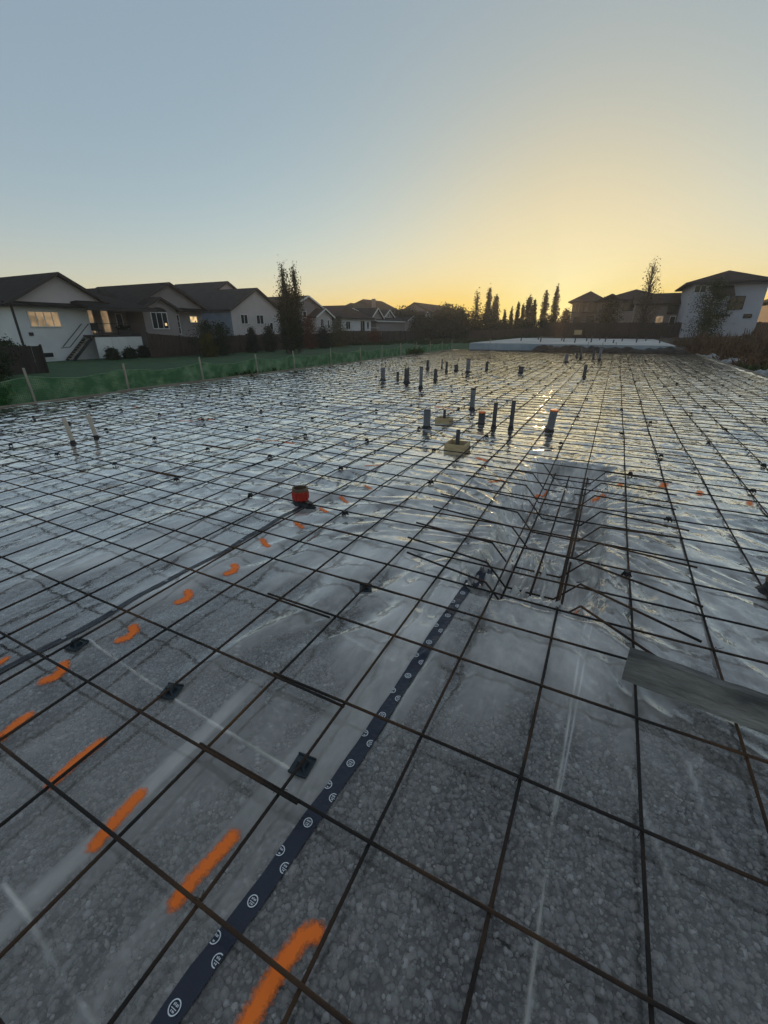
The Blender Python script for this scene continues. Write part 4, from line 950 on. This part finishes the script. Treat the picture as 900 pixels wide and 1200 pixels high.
def hip_roof(o, x0, x1, y0, y1, ze, zr, mat, ov=.5, t=.16, trim='dtrim', inset=None):
    x0 -= ov; x1 += ov; y0 -= ov; y1 += ov; mb = MB()
    if (x1 - x0) >= (y1 - y0):
        k = inset or (y1 - y0) / 2; ym = (y0 + y1) / 2; r0, r1 = (x0 + k, ym, zr), (x1 - k, ym, zr)
        P = [[(x0, y0, ze), (x1, y0, ze), r1, r0], [(x1, y0, ze), (x1, y1, ze), r1], [(x1, y1, ze), (x0, y1, ze), r0, r1], [(x0, y1, ze), (x0, y0, ze), r0]]
    else:
        k = inset or (x1 - x0) / 2; xm = (x0 + x1) / 2; r0, r1 = (xm, y0 + k, zr), (xm, y1 - k, zr)
        P = [[(x0, y0, ze), (x1, y0, ze), r0], [(x1, y0, ze), (x1, y1, ze), r1, r0], [(x1, y1, ze), (x0, y1, ze), r1], [(x0, y1, ze), (x0, y0, ze), r0, r1]]
    for p in P: mb.slab(p, t)
    r = mb.build('roof', MAT[mat], o); f = MB()
    f.box(x1 + .003, x1 + .04, y0, y1, ze - t - .06, ze + .02); f.box(x0, x1, y0 - .04, y0 - .003, ze - t - .06, ze + .02); f.build('fascia', MAT[trim], r)
    return r
def wbox(o, x0, x1, y0, y1, z0, z1, mat, name='wall'): return MB().box(x0, x1, y0, y1, z0, z1).build(name, MAT[mat], o)
def window(o, face, c, w, h, panes=2, glass='glass', frame='trim', rails=0, depth=.06, door=False, name='window'):
    """face 'X' looks along +X at x=c[0]; face 'Y' looks along -Y at y=c[1]; c is the centre of the opening on the wall"""
    fw_ = .08; mb = MB(); gl = MB()
    def bx(a0, a1, z0, z1, d0, d1, m):
        if face == 'X': m.box(c[0] + d0, c[0] + d1, c[1] + a0, c[1] + a1, c[2] + z0, c[2] + z1)
        else: m.box(c[0] + a0, c[0] + a1, c[1] - d1, c[1] - d0, c[2] + z0, c[2] + z1)
    W, Hh = w / 2, h / 2
    bx(-W, W, Hh - fw_, Hh, .004, depth, mb); bx(-W, W, -Hh, -Hh + fw_, .004, depth + .03, mb); bx(-W, -W + fw_, -Hh + fw_, Hh - fw_, .004, depth, mb); bx(W - fw_, W, -Hh + fw_, Hh - fw_, .004, depth, mb)
    for k in range(1, panes): a = -W + w * k / panes; bx(a - .03, a + .03, -Hh + fw_, Hh - fw_, .004, depth - .012, mb)
    for k in range(rails): z = -Hh + h * (k + 1) / (rails + 1); bx(-W + fw_, W - fw_, z - .025, z + .025, .004, depth - .02, mb)
    f = mb.build(name, MAT[frame], o)
    for k in range(panes):
        a0 = -W + w * k / panes + .02; a1 = -W + w * (k + 1) / panes - .02; g = MB(); bx(a0, a1, -Hh + .04, Hh - .04, .006, .022, g); g.build('pane', MAT[glass], f)
    return f

# --- white house with deck
h = thing('house', 'white sided house with dark roof, wide lit window and raised deck, farthest left', 'house', (-46, 24, -.8), 'houses along the left')
wbox(h, -54, -42, 19.3, 25.0, -1.2, 3.45, 'sid_white'); wbox(h, -54, -44.2, 25.0, 30.0, -1.2, 3.45, 'sid_tan')
wbox(h, -42.03, -41.97, 19.24, 19.40, -1.1, 3.3, 'dtrim', 'corner_board')
gable_roof(h, -54, -41.9, 19.2, 27.0, 3.55, 5.75, 'X', 'roof1', ov=.5)
MB().add([(-42.02, 19.3, 3.56), (-42.02, 26.9, 3.56), (-42.02, 23.1, 5.70), (-42.3, 19.3, 3.56), (-42.3, 26.9, 3.56), (-42.3, 23.1, 5.70)], [(0, 1, 2), (5, 4, 3), (0, 2, 5, 3), (1, 4, 5, 2), (0, 3, 4, 1)]).build('gable', MAT['sid_pale'], h)
mb = MB(); mb.slab([(-41.2, 18.8, 3.42), (-41.2, 25.3, 3.42), (-42.1, 25.3, 3.66), (-42.1, 18.8, 3.66)], .14); mb.build('eave_skirt', MAT['roof1'], h)
mb = MB(); A, B, Cc, Dd = (-40.0, 23.9, 3.38), (-40.0, 30.5, 3.38), (-46, 27.6, 4.95), (-46, 25.0, 4.95); mb.slab([A, B, Cc, Dd], .16); mb.slab([B, (-54.5, 30.5, 3.38), (-52, 27.6, 4.95), Cc], .16); mb.slab([A, Dd, (-46, 23.5, 4.6)], .16)
mb.slab([Dd, Cc, (-52, 27.6, 4.95), (-52, 25, 4.95)], .1)
mb.build('porch_roof', MAT['roof1'], h); MB().box(-40.03, -39.985, 23.9, 30.5, 3.12, 3.36).build('fascia', MAT['dtrim'], h)
window(h, 'X', (-42, 21.4, 2.38), 2.35, 1.22, 4, 'lit', 'trim'); window(h, 'X', (-42, 20.9, -.35), .9, .5, 1, 'glass', 'trim')
window(h, 'X', (-44.2, 26.0, 2.25), 1.5, 2.1, 2, 'lit', 'trim', name='patio_door'); window(h, 'X', (-44.2, 27.8, 2.3), .8, 2.0, 1, 'lit', 'trim', name='door'); window(h, 'X', (-44.2, 29.2, 2.4), .7, 1.3, 1, 'glass', 'trim')
MB().box(-42.0, -41.93, 19.95, 20.25, 1.15, 1.4).build('meter_box', MAT['dtrim'], h)
dk = wbox(h, -44.15, -40.4, 24.1, 28.5, 1.0, 1.16, 'dtrim', 'deck'); mb = MB()
for k in range(3): mb.box(-40.42, -40.38, 24.1 + k * 1.47, 25.55 + k * 1.47, -.75, .98)
mb.box(-44, -40.43, 28.44, 28.5, -.75, .98); mb.build('skirting', MAT['skirt'], dk)
for (x, y) in ((-40.5, 24.2), (-40.5, 28.4), (-42.3, 24.2)): MB().beam((x, y, 1.16), (x, y, 3.2), .12, .12).build('post', MAT['dtrim'], h)
rl = MB(); rl.beam((-40.42, 24.1, 2.08), (-40.42, 28.5, 2.08), .06, .05); rl.beam((-40.42, 24.1, 1.3), (-40.42, 28.5, 1.3), .04, .04)
for k in range(34): rl.beam((-40.42, 24.15 + k * .13, 1.3), (-40.42, 24.15 + k * .13, 2.08), .022, .022)
rl.build('railing', MAT['metal'], h)
st = MB()
for k in range(9): st.box(-41.8, -40.8, 24.05 - .21 * (k + 1), 24.05 - .21 * k, 1.0 - .19 * (k + 1), 1.0 - .19 * (k + 1) + .05)
sp_ = st.build('stair', MAT['tread'], h); rl = MB()
for xx in (-41.8, -40.78):
    rl.beam((xx, 24.05, .9), (xx, 22.1, -.85), .05, .22); rl.beam((xx, 24.1, 2.05), (xx, 22.1, .25), .05, .05)
    for k in range(7): rl.beam((xx, 24.0 - .3 * k, .95 - .27 * k), (xx, 24.0 - .3 * k, 1.98 - .27 * k), .03, .03)
rl.beam((-40.78, 22.1, .25), (-40.78, 21.4, .2), .05, .05); rl.build('handrail', MAT['metal'], sp_)
o = thing('deck_chair', 'dark garden chair standing on the raised deck of the white house', 'chair', (-41.6, 25.2, 1.16))
MB().box(-41.9, -41.3, 24.9, 25.5, 1.5, 1.58).build('seat', MAT['black'], o); MB().box(-41.9, -41.82, 24.9, 25.5, 1.58, 2.15).build('backrest', MAT['black'], o)
for dx in (.04, .52):
    for dy in (.04, .52): MB().box(-41.9 + dx, -41.86 + dx, 24.9 + dy, 24.94 + dy, 1.162, 1.5).build('leg', MAT['black'], o)
o = thing('planter_box', 'long planter with dark plants on the deck of the white house', 'planter', (-41, 27.3, 1.16))
MB().box(-41.15, -40.85, 26.7, 27.9, 1.165, 1.55).build('box', MAT['dtrim'], o); quad_obj('plants', quads(rng.normal((-41, 27.3, 1.72), (.1, .32, .12), (260, 3)), .09, 3), MAT['leaf_dark'], o)['kind'] = 'stuff'

# --- taupe house with arched window
h = thing('house', 'taupe house with a white arched window and lit small window, right of the white one', 'house', (-47, 34, -.8), 'houses along the left')
gable_walls(h, -50, -42, 30.3, 34.2, -1.2, 3.5, 4.45, 'X', 'sid_taupe'); gable_roof(h, -50, -42, 30.3, 34.2, 3.5, 4.45, 'X', 'roof1', ov=.35)
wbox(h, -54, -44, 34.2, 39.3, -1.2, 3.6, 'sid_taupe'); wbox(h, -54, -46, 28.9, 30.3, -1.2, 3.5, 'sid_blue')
gable_roof(h, -55, -43.4, 30.4, 39.2, 3.75, 6.0, 'X', 'roof1', ov=.45)
MB().add([(-43.45, 30.4, 3.76), (-43.45, 39.1, 3.76), (-43.45, 34.8, 5.94), (-43.7, 30.4, 3.76), (-43.7, 39.1, 3.76), (-43.7, 34.8, 5.94)], [(0, 1, 2), (5, 4, 3), (0, 2, 5, 3), (1, 4, 5, 2), (0, 3, 4, 1)]).build('gable', MAT['sid_taupe'], h)
MB().slab([(-43.0, 33.6, 3.55), (-43.0, 39.7, 3.55), (-43.9, 39.7, 3.8), (-43.9, 33.6, 3.8)], .14).build('eave_skirt', MAT['roof1'], h)
hip_roof(h, -57, -47, 28.9, 33.5, 3.6, 5.6, 'roof1')
wf = window(h, 'X', (-42, 32.05, 2.42), 1.9, 1.6, 3, 'glass', 'trim')
mb = MB(); n = 12
for k in range(n):
    a0, a1 = math.pi * k / n, math.pi * (k + 1) / n
    mb.add([(-41.94, 32.05 + .95 * math.cos(a) * s_, 3.24 + .42 * math.sin(a) * s_) for s_, a in ((1, a0), (1, a1), (.88, a1), (.88, a0))] + [(-41.99, 32.05 + .95 * math.cos(a) * s_, 3.24 + .42 * math.sin(a) * s_) for s_, a in ((1, a0), (1, a1), (.88, a1), (.88, a0))], [(0, 1, 2, 3), (7, 6, 5, 4), (0, 4, 5, 1), (2, 6, 7, 3)])
    mb2 = None
mb.build('arch_trim', MAT['dtrim'], wf)
MB().add([(-41.97, 32.05 + .84 * math.cos(math.pi * k / n), 3.24 + .37 * math.sin(math.pi * k / n)) for k in range(n + 1)], [tuple(range(n + 1))]).build('pane', MAT['glass'], wf)
MB().box(-41.972, -41.962, 32.55, 32.8, 1.95, 2.2).build('lamp_reflection_patch', MAT['litw'], wf).name = 'pane'  # glowing patch laid on the glass to stand for a lamp's reflection
window(h, 'X', (-44, 35.6, 2.1), .95, 2.05, 1, 'glass', 'trim', 2, name='door'); window(h, 'X', (-44, 38.0, 2.65), 1.1, .75, 1, 'litw', 'trim')

# --- blue-grey and pale house with tall rear block
h = thing('house', 'pale gabled house with bluish side wall and taller rear block, left of the aspens', 'house', (-48, 47, -.8), 'houses along the left')
gable_walls(h, -52, -42, 42.0, 51.0, -1.2, 3.85, 6.25, 'X', 'sid_pale'); gable_roof(h, -52, -42, 42.0, 51.0, 3.85, 6.25, 'X', 'roof2', ov=.4)
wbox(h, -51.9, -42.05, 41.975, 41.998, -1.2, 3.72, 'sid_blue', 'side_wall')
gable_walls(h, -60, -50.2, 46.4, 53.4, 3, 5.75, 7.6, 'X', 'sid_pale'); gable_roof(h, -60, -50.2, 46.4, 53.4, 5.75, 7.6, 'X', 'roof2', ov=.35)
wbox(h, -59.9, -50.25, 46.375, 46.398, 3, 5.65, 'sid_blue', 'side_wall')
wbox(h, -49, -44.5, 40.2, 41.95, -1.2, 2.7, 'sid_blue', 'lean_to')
window(h, 'X', (-42, 44.05, 2.75), 1.25, 1.15, 2); window(h, 'X', (-42, 46.9, 2.75), 1.4, 1.15, 2); window(h, 'X', (-42, 49.0, 2.0), .7, .9, 1); window(h, 'X', (-42, 44.3, .9), 1.0, .55, 2); window(h, 'X', (-42, 47.6, .9), .8, .55, 1)

# --- gabled house behind the aspens
h = thing('house', 'grey gabled house with a small white-edged front gable, right of the aspens', 'house', (-47, 58, -.8), 'houses along the left')
gable_walls(h, -54, -42, 51.8, 63.0, -1.2, 3.8, 6.0, 'X', 'sid_taupe'); gable_roof(h, -54, -42, 51.8, 63.0, 3.8, 6.0, 'X', 'roof3', ov=.4, trim='trim')
gable_walls(h, -42.02, -40.6, 57.4, 61.8, -1.2, 3.3, 4.35, 'X', 'sid_pale'); gable_roof(h, -42.0, -40.6, 57.4, 61.8, 3.3, 4.35, 'X', 'roof3', ov=.35, trim='trim')
window(h, 'X', (-40.6, 59.0, 2.4), .9, 1.3, 2); window(h, 'X', (-42, 56.6, 3.6), .9, .9, 1); window(h, 'X', (-40.6, 60.7, 2.3), .5, 1.3, 1)
# --- low white-fronted house
h = thing('house', 'low house with white front and long brown hipped roof', 'house', (-47, 72, -.8), 'houses along the left')
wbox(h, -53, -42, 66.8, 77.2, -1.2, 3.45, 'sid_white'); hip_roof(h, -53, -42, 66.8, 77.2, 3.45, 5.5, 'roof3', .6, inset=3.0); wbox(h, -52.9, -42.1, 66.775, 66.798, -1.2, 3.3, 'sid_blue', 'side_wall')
window(h, 'X', (-42, 68.9, 2.2), 1.5, 1.3, 2); window(h, 'X', (-42, 74.0, 2.1), 1.6, 1.9, 2, name='patio_door'); window(h, 'X', (-42, 76.0, 2.2), .9, 1.3, 1)
dk = wbox(h, -41.98, -40.2, 72.6, 77, .75, .9, 'dtrim', 'deck'); rl = MB(); rl.beam((-40.2, 72.6, 1.8), (-40.2, 77, 1.8), .06, .06)
for k in range(20): rl.beam((-40.2, 72.65 + k * .225, .9), (-40.2, 72.65 + k * .225, 1.8), .03, .03)
rl.build('railing', MAT['trim'], dk)
# --- garage house with white-trimmed gables
h = thing('house', 'dark house with three white edged gables and a chimney, beyond the low white one', 'house', (-47, 89, -.8), 'houses along the left')
gable_walls(h, -52, -42, 79.5, 93, -1.2, 3.1, 5.2, 'Y', 'sid_taupe'); gable_roof(h, -52, -42, 79.5, 93, 3.1, 5.2, 'Y', 'roof2', ov=.4, trim='trim')
gable_walls(h, -47, -41.6, 92.8, 98.6, -1.2, 3.15, 4.2, 'X', 'sid_pale'); gable_roof(h, -47, -41.6, 92.8, 98.6, 3.15, 4.2, 'X', 'roof2', ov=.35, trim='trim')
gable_walls(h, -47, -43.2, 84.8, 89.2, 3.2, 3.9, 5.1, 'X', 'sid_pale', 'dormer'); gable_roof(h, -47, -43.2, 84.8, 89.2, 3.9, 5.1, 'X', 'roof2', ov=.3, trim='trim')
gable_walls(h, -47, -42.2, 77.6, 82.2, 3.0, 3.6, 5.2, 'X', 'sid_taupe', 'dormer'); gable_roof(h, -47, -42.2, 77.6, 82.2, 3.6, 5.2, 'X', 'roof2', ov=.3, trim='trim')
hip_roof(h, -62, -52, 96, 116, 5.0, 8.3, 'roof3', .5); wbox(h, -62, -52, 96, 116, -1.2, 4.9, 'sid_tan'); rf = hip_roof(h, -58, -50, 86, 100, 4.4, 6.9, 'roof3', .5); wbox(h, -58, -52.1, 86, 95.9, -1.2, 4.3, 'sid_tan')
MB().box(-53.2, -52.5, 98.3, 99.0, 5.5, 8.1).build('chimney', MAT['sid_tan'], rf)
window(h, 'X', (-41.6, 95.7, 1.9), 1.6, 1.0, 2, 'glass'); window(h, 'X', (-43.2, 87, 4.15), .9, .7, 2, 'glass')
# --- far dark houses
h = thing('house', 'far dark-roofed house behind the brownish trees, left one', 'house', (-48, 106, -.8), 'houses along the left')
wbox(h, -54, -42.5, 101, 111, -1.2, 3.9, 'sid_tan'); hip_roof(h, -54, -42.5, 101, 111, 3.9, 6.2, 'roof3', .5); gable_walls(h, -46, -42.0, 103, 107, 3.4, 4.0, 5.3, 'X', 'sid_pale', 'dormer'); gable_roof(h, -46, -42.0, 103, 107, 4.0, 5.3, 'X', 'roof3', .3, trim='trim')
window(h, 'X', (-42.5, 108.6, 2.2), 1.6, 1.2, 2)
h = thing('house', 'far long house with a flat-looking dark ridge, nearest to the poplars', 'house', (-49, 126, -.8), 'houses along the left')
gable_walls(h, -56, -42.5, 115, 139, -1.2, 4.3, 7.9, 'Y', 'sid_tan'); gable_roof(h, -56, -42.5, 115, 139, 4.3, 7.9, 'Y', 'roof3', .5); gable_walls(h, -47, -42.0, 131, 136.5, 3.6, 4.6, 6.4, 'X', 'sid_pale', 'dormer'); gable_roof(h, -47, -42.0, 131, 136.5, 4.6, 6.4, 'X', 'roof3', .3, trim='trim')
window(h, 'X', (-42.5, 120, 2.4), 1.8, 1.3, 2); window(h, 'X', (-42.5, 126, 2.4), 1.8, 1.3, 2)

# --- balcony house on the right
h = thing('house', 'wide brown house with stacked balconies and dark roof, right of the sunset', 'house', (-2, 97, 1), 'houses on the right')
wbox(h, -6.0, 6.5, 92, 104, -.5, 6.2, 'sid_tan'); wbox(h, -8.4, -6.02, 93.6, 104, -.5, 6.0, 'sid_tan')
hip_roof(h, -8.4, -3, 92, 104, 6.15, 7.9, 'roof3', .6, inset=2.4); hip_roof(h, -3.4, 6.5, 91.4, 104, 6.3, 8.0, 'roof3', .5, inset=3.6); gable_roof(h, -4.2, .2, 90.6, 95, 6.0, 7.0, 'Y', 'roof3', .3)
for z in (1.9, 4.3):
    b = wbox(h, -8.5, -4, 91, 91.98, z, z + .16, 'dtrim', 'balcony'); rl = MB(); rl.beam((-8.5, 91.05, z + 1.1), (-4, 91.05, z + 1.1), .07, .07)
    for k in range(22): rl.beam((-8.45 + k * .21, 91.05, z + .16), (-8.45 + k * .21, 91.05, z + 1.1), .03, .03)
    rl.build('railing', MAT['dtrim'], b)
for x in (-8.4, -6.3, -4.1): MB().beam((x, 91.1, 0), (x, 91.1, 6.1), .16, .16).build('post', MAT['sid_pale'], h)
window(h, 'Y', (-7.2, 93.6, 5.2), 1.3, 1.5, 2, 'glass', 'sid_pale'); window(h, 'Y', (-4.9, 92, 5.2), 1.3, 1.8, 2, 'glass', 'dtrim'); window(h, 'Y', (-7.2, 93.6, 2.9), 1.3, 1.6, 2, 'glass', 'dtrim'); window(h, 'Y', (-4.9, 92, 2.9), 1.3, 1.8, 2, 'glass', 'dtrim')
window(h, 'Y', (.8, 92, 5.2), 1.6, 1.4, 2, 'glass', 'dtrim'); window(h, 'Y', (3.4, 92, 4.9), 1.5, 1.6, 2, 'glass', 'dtrim'); window(h, 'Y', (4.8, 92, 2.8), 1.4, 1.1, 2, 'lit', 'trim')
# --- lower linking house
h = thing('house', 'lower brown house between the ragged tree and the big pale house', 'house', (4.6, 76, .8), 'houses on the right')
gable_walls(h, 1.5, 7.6, 72, 80, 0, 4.7, 6.0, 'X', 'sid_tan'); gable_roof(h, 1.5, 7.6, 72, 80, 4.7, 6.0, 'X', 'roof3', .4)
window(h, 'Y', (5.9, 72, 4.0), 1.2, 1.1, 2, 'glass', 'dtrim'); window(h, 'Y', (4.6, 72, 2.7), .9, 1.1, 1, 'lit', 'trim'); window(h, 'Y', (6.1, 72, 2.6), .7, 1.2, 1, 'glass', 'trim')
# --- big pale house
h = thing('house', 'big pale two storey house with a wide low roof at the right edge', 'house', (10, 69, .8), 'houses on the right')
wbox(h, 6.6, 13.4, 64, 74, 0, 6.35, 'sid_lav'); hip_roof(h, 6.6, 13.4, 64, 74, 6.38, 7.75, 'roof3', .8, inset=3.6)
window(h, 'Y', (11.05, 64, 4.28), 1.4, 1.35, 2, 'glass', 'dtrim', 1); window(h, 'Y', (12.4, 64, 2.95), .75, .4, 1, 'glass', 'dtrim'); window(h, 'Y', (9.5, 64, 4.95), .75, .55, 1, 'glass', 'dtrim'); window(h, 'Y', (7.4, 64, 5.75), 1.2, .8, 2, 'glass', 'trim')
MB().slab([(8.6, 61.8, 5.0), (10.4, 61.8, 5.0), (10.4, 63.98, 6.0), (8.6, 63.98, 6.0)], .14).build('porch_roof', MAT['roof3'], h)
b = wbox(h, 8.4, 10.5, 62.0, 63.98, 2.95, 3.1, 'dtrim', 'balcony'); rl = MB(); rl.beam((8.4, 62.05, 4.1), (10.5, 62.05, 4.1), .06, .06)
for k in range(16): rl.beam((8.45 + k * .136, 62.05, 3.1), (8.45 + k * .136, 62.05, 4.1), .025, .025)
rl.build('railing', MAT['dtrim'], b)
for x in (8.5, 10.4): MB().beam((x, 62.1, .6), (x, 62.1, 5.1), .14, .14).build('post', MAT['sid_pale'], h)
h = thing('house', 'sliver of a brown house beyond the right picture edge', 'house', (18.5, 72, .8), 'houses on the right')
wbox(h, 15.4, 23, 68, 78, 0, 4.6, 'sid_tan'); hip_roof(h, 15.4, 23, 68, 78, 4.6, 6.2, 'roof3', .5); window(h, 'Y', (16.4, 68, 3.3), .8, .8, 1, 'litw', 'trim')

# ------------------------------------------------------------------ evening haze
hb = MB().box(-430, 430, -170, 630, -3.0, 13.5).build('haze', MAT['dirt'])
hm = bpy.data.materials.new('evening_haze'); hm.use_nodes = True; hn = hm.node_tree.nodes; hn.remove(hn['Principled BSDF'])
pv = hn.new('ShaderNodeVolumePrincipled'); pv.inputs['Color'].default_value = (.95, .93, .90, 1); pv.inputs['Density'].default_value = .0010; pv.inputs['Anisotropy'].default_value = .55
hm.node_tree.links.new(pv.outputs[0], hn['Material Output'].inputs['Volume'])
hb.data.materials.clear(); hb.data.materials.append(hm); tag(hb, 'thin evening haze over the whole site', kind='stuff')
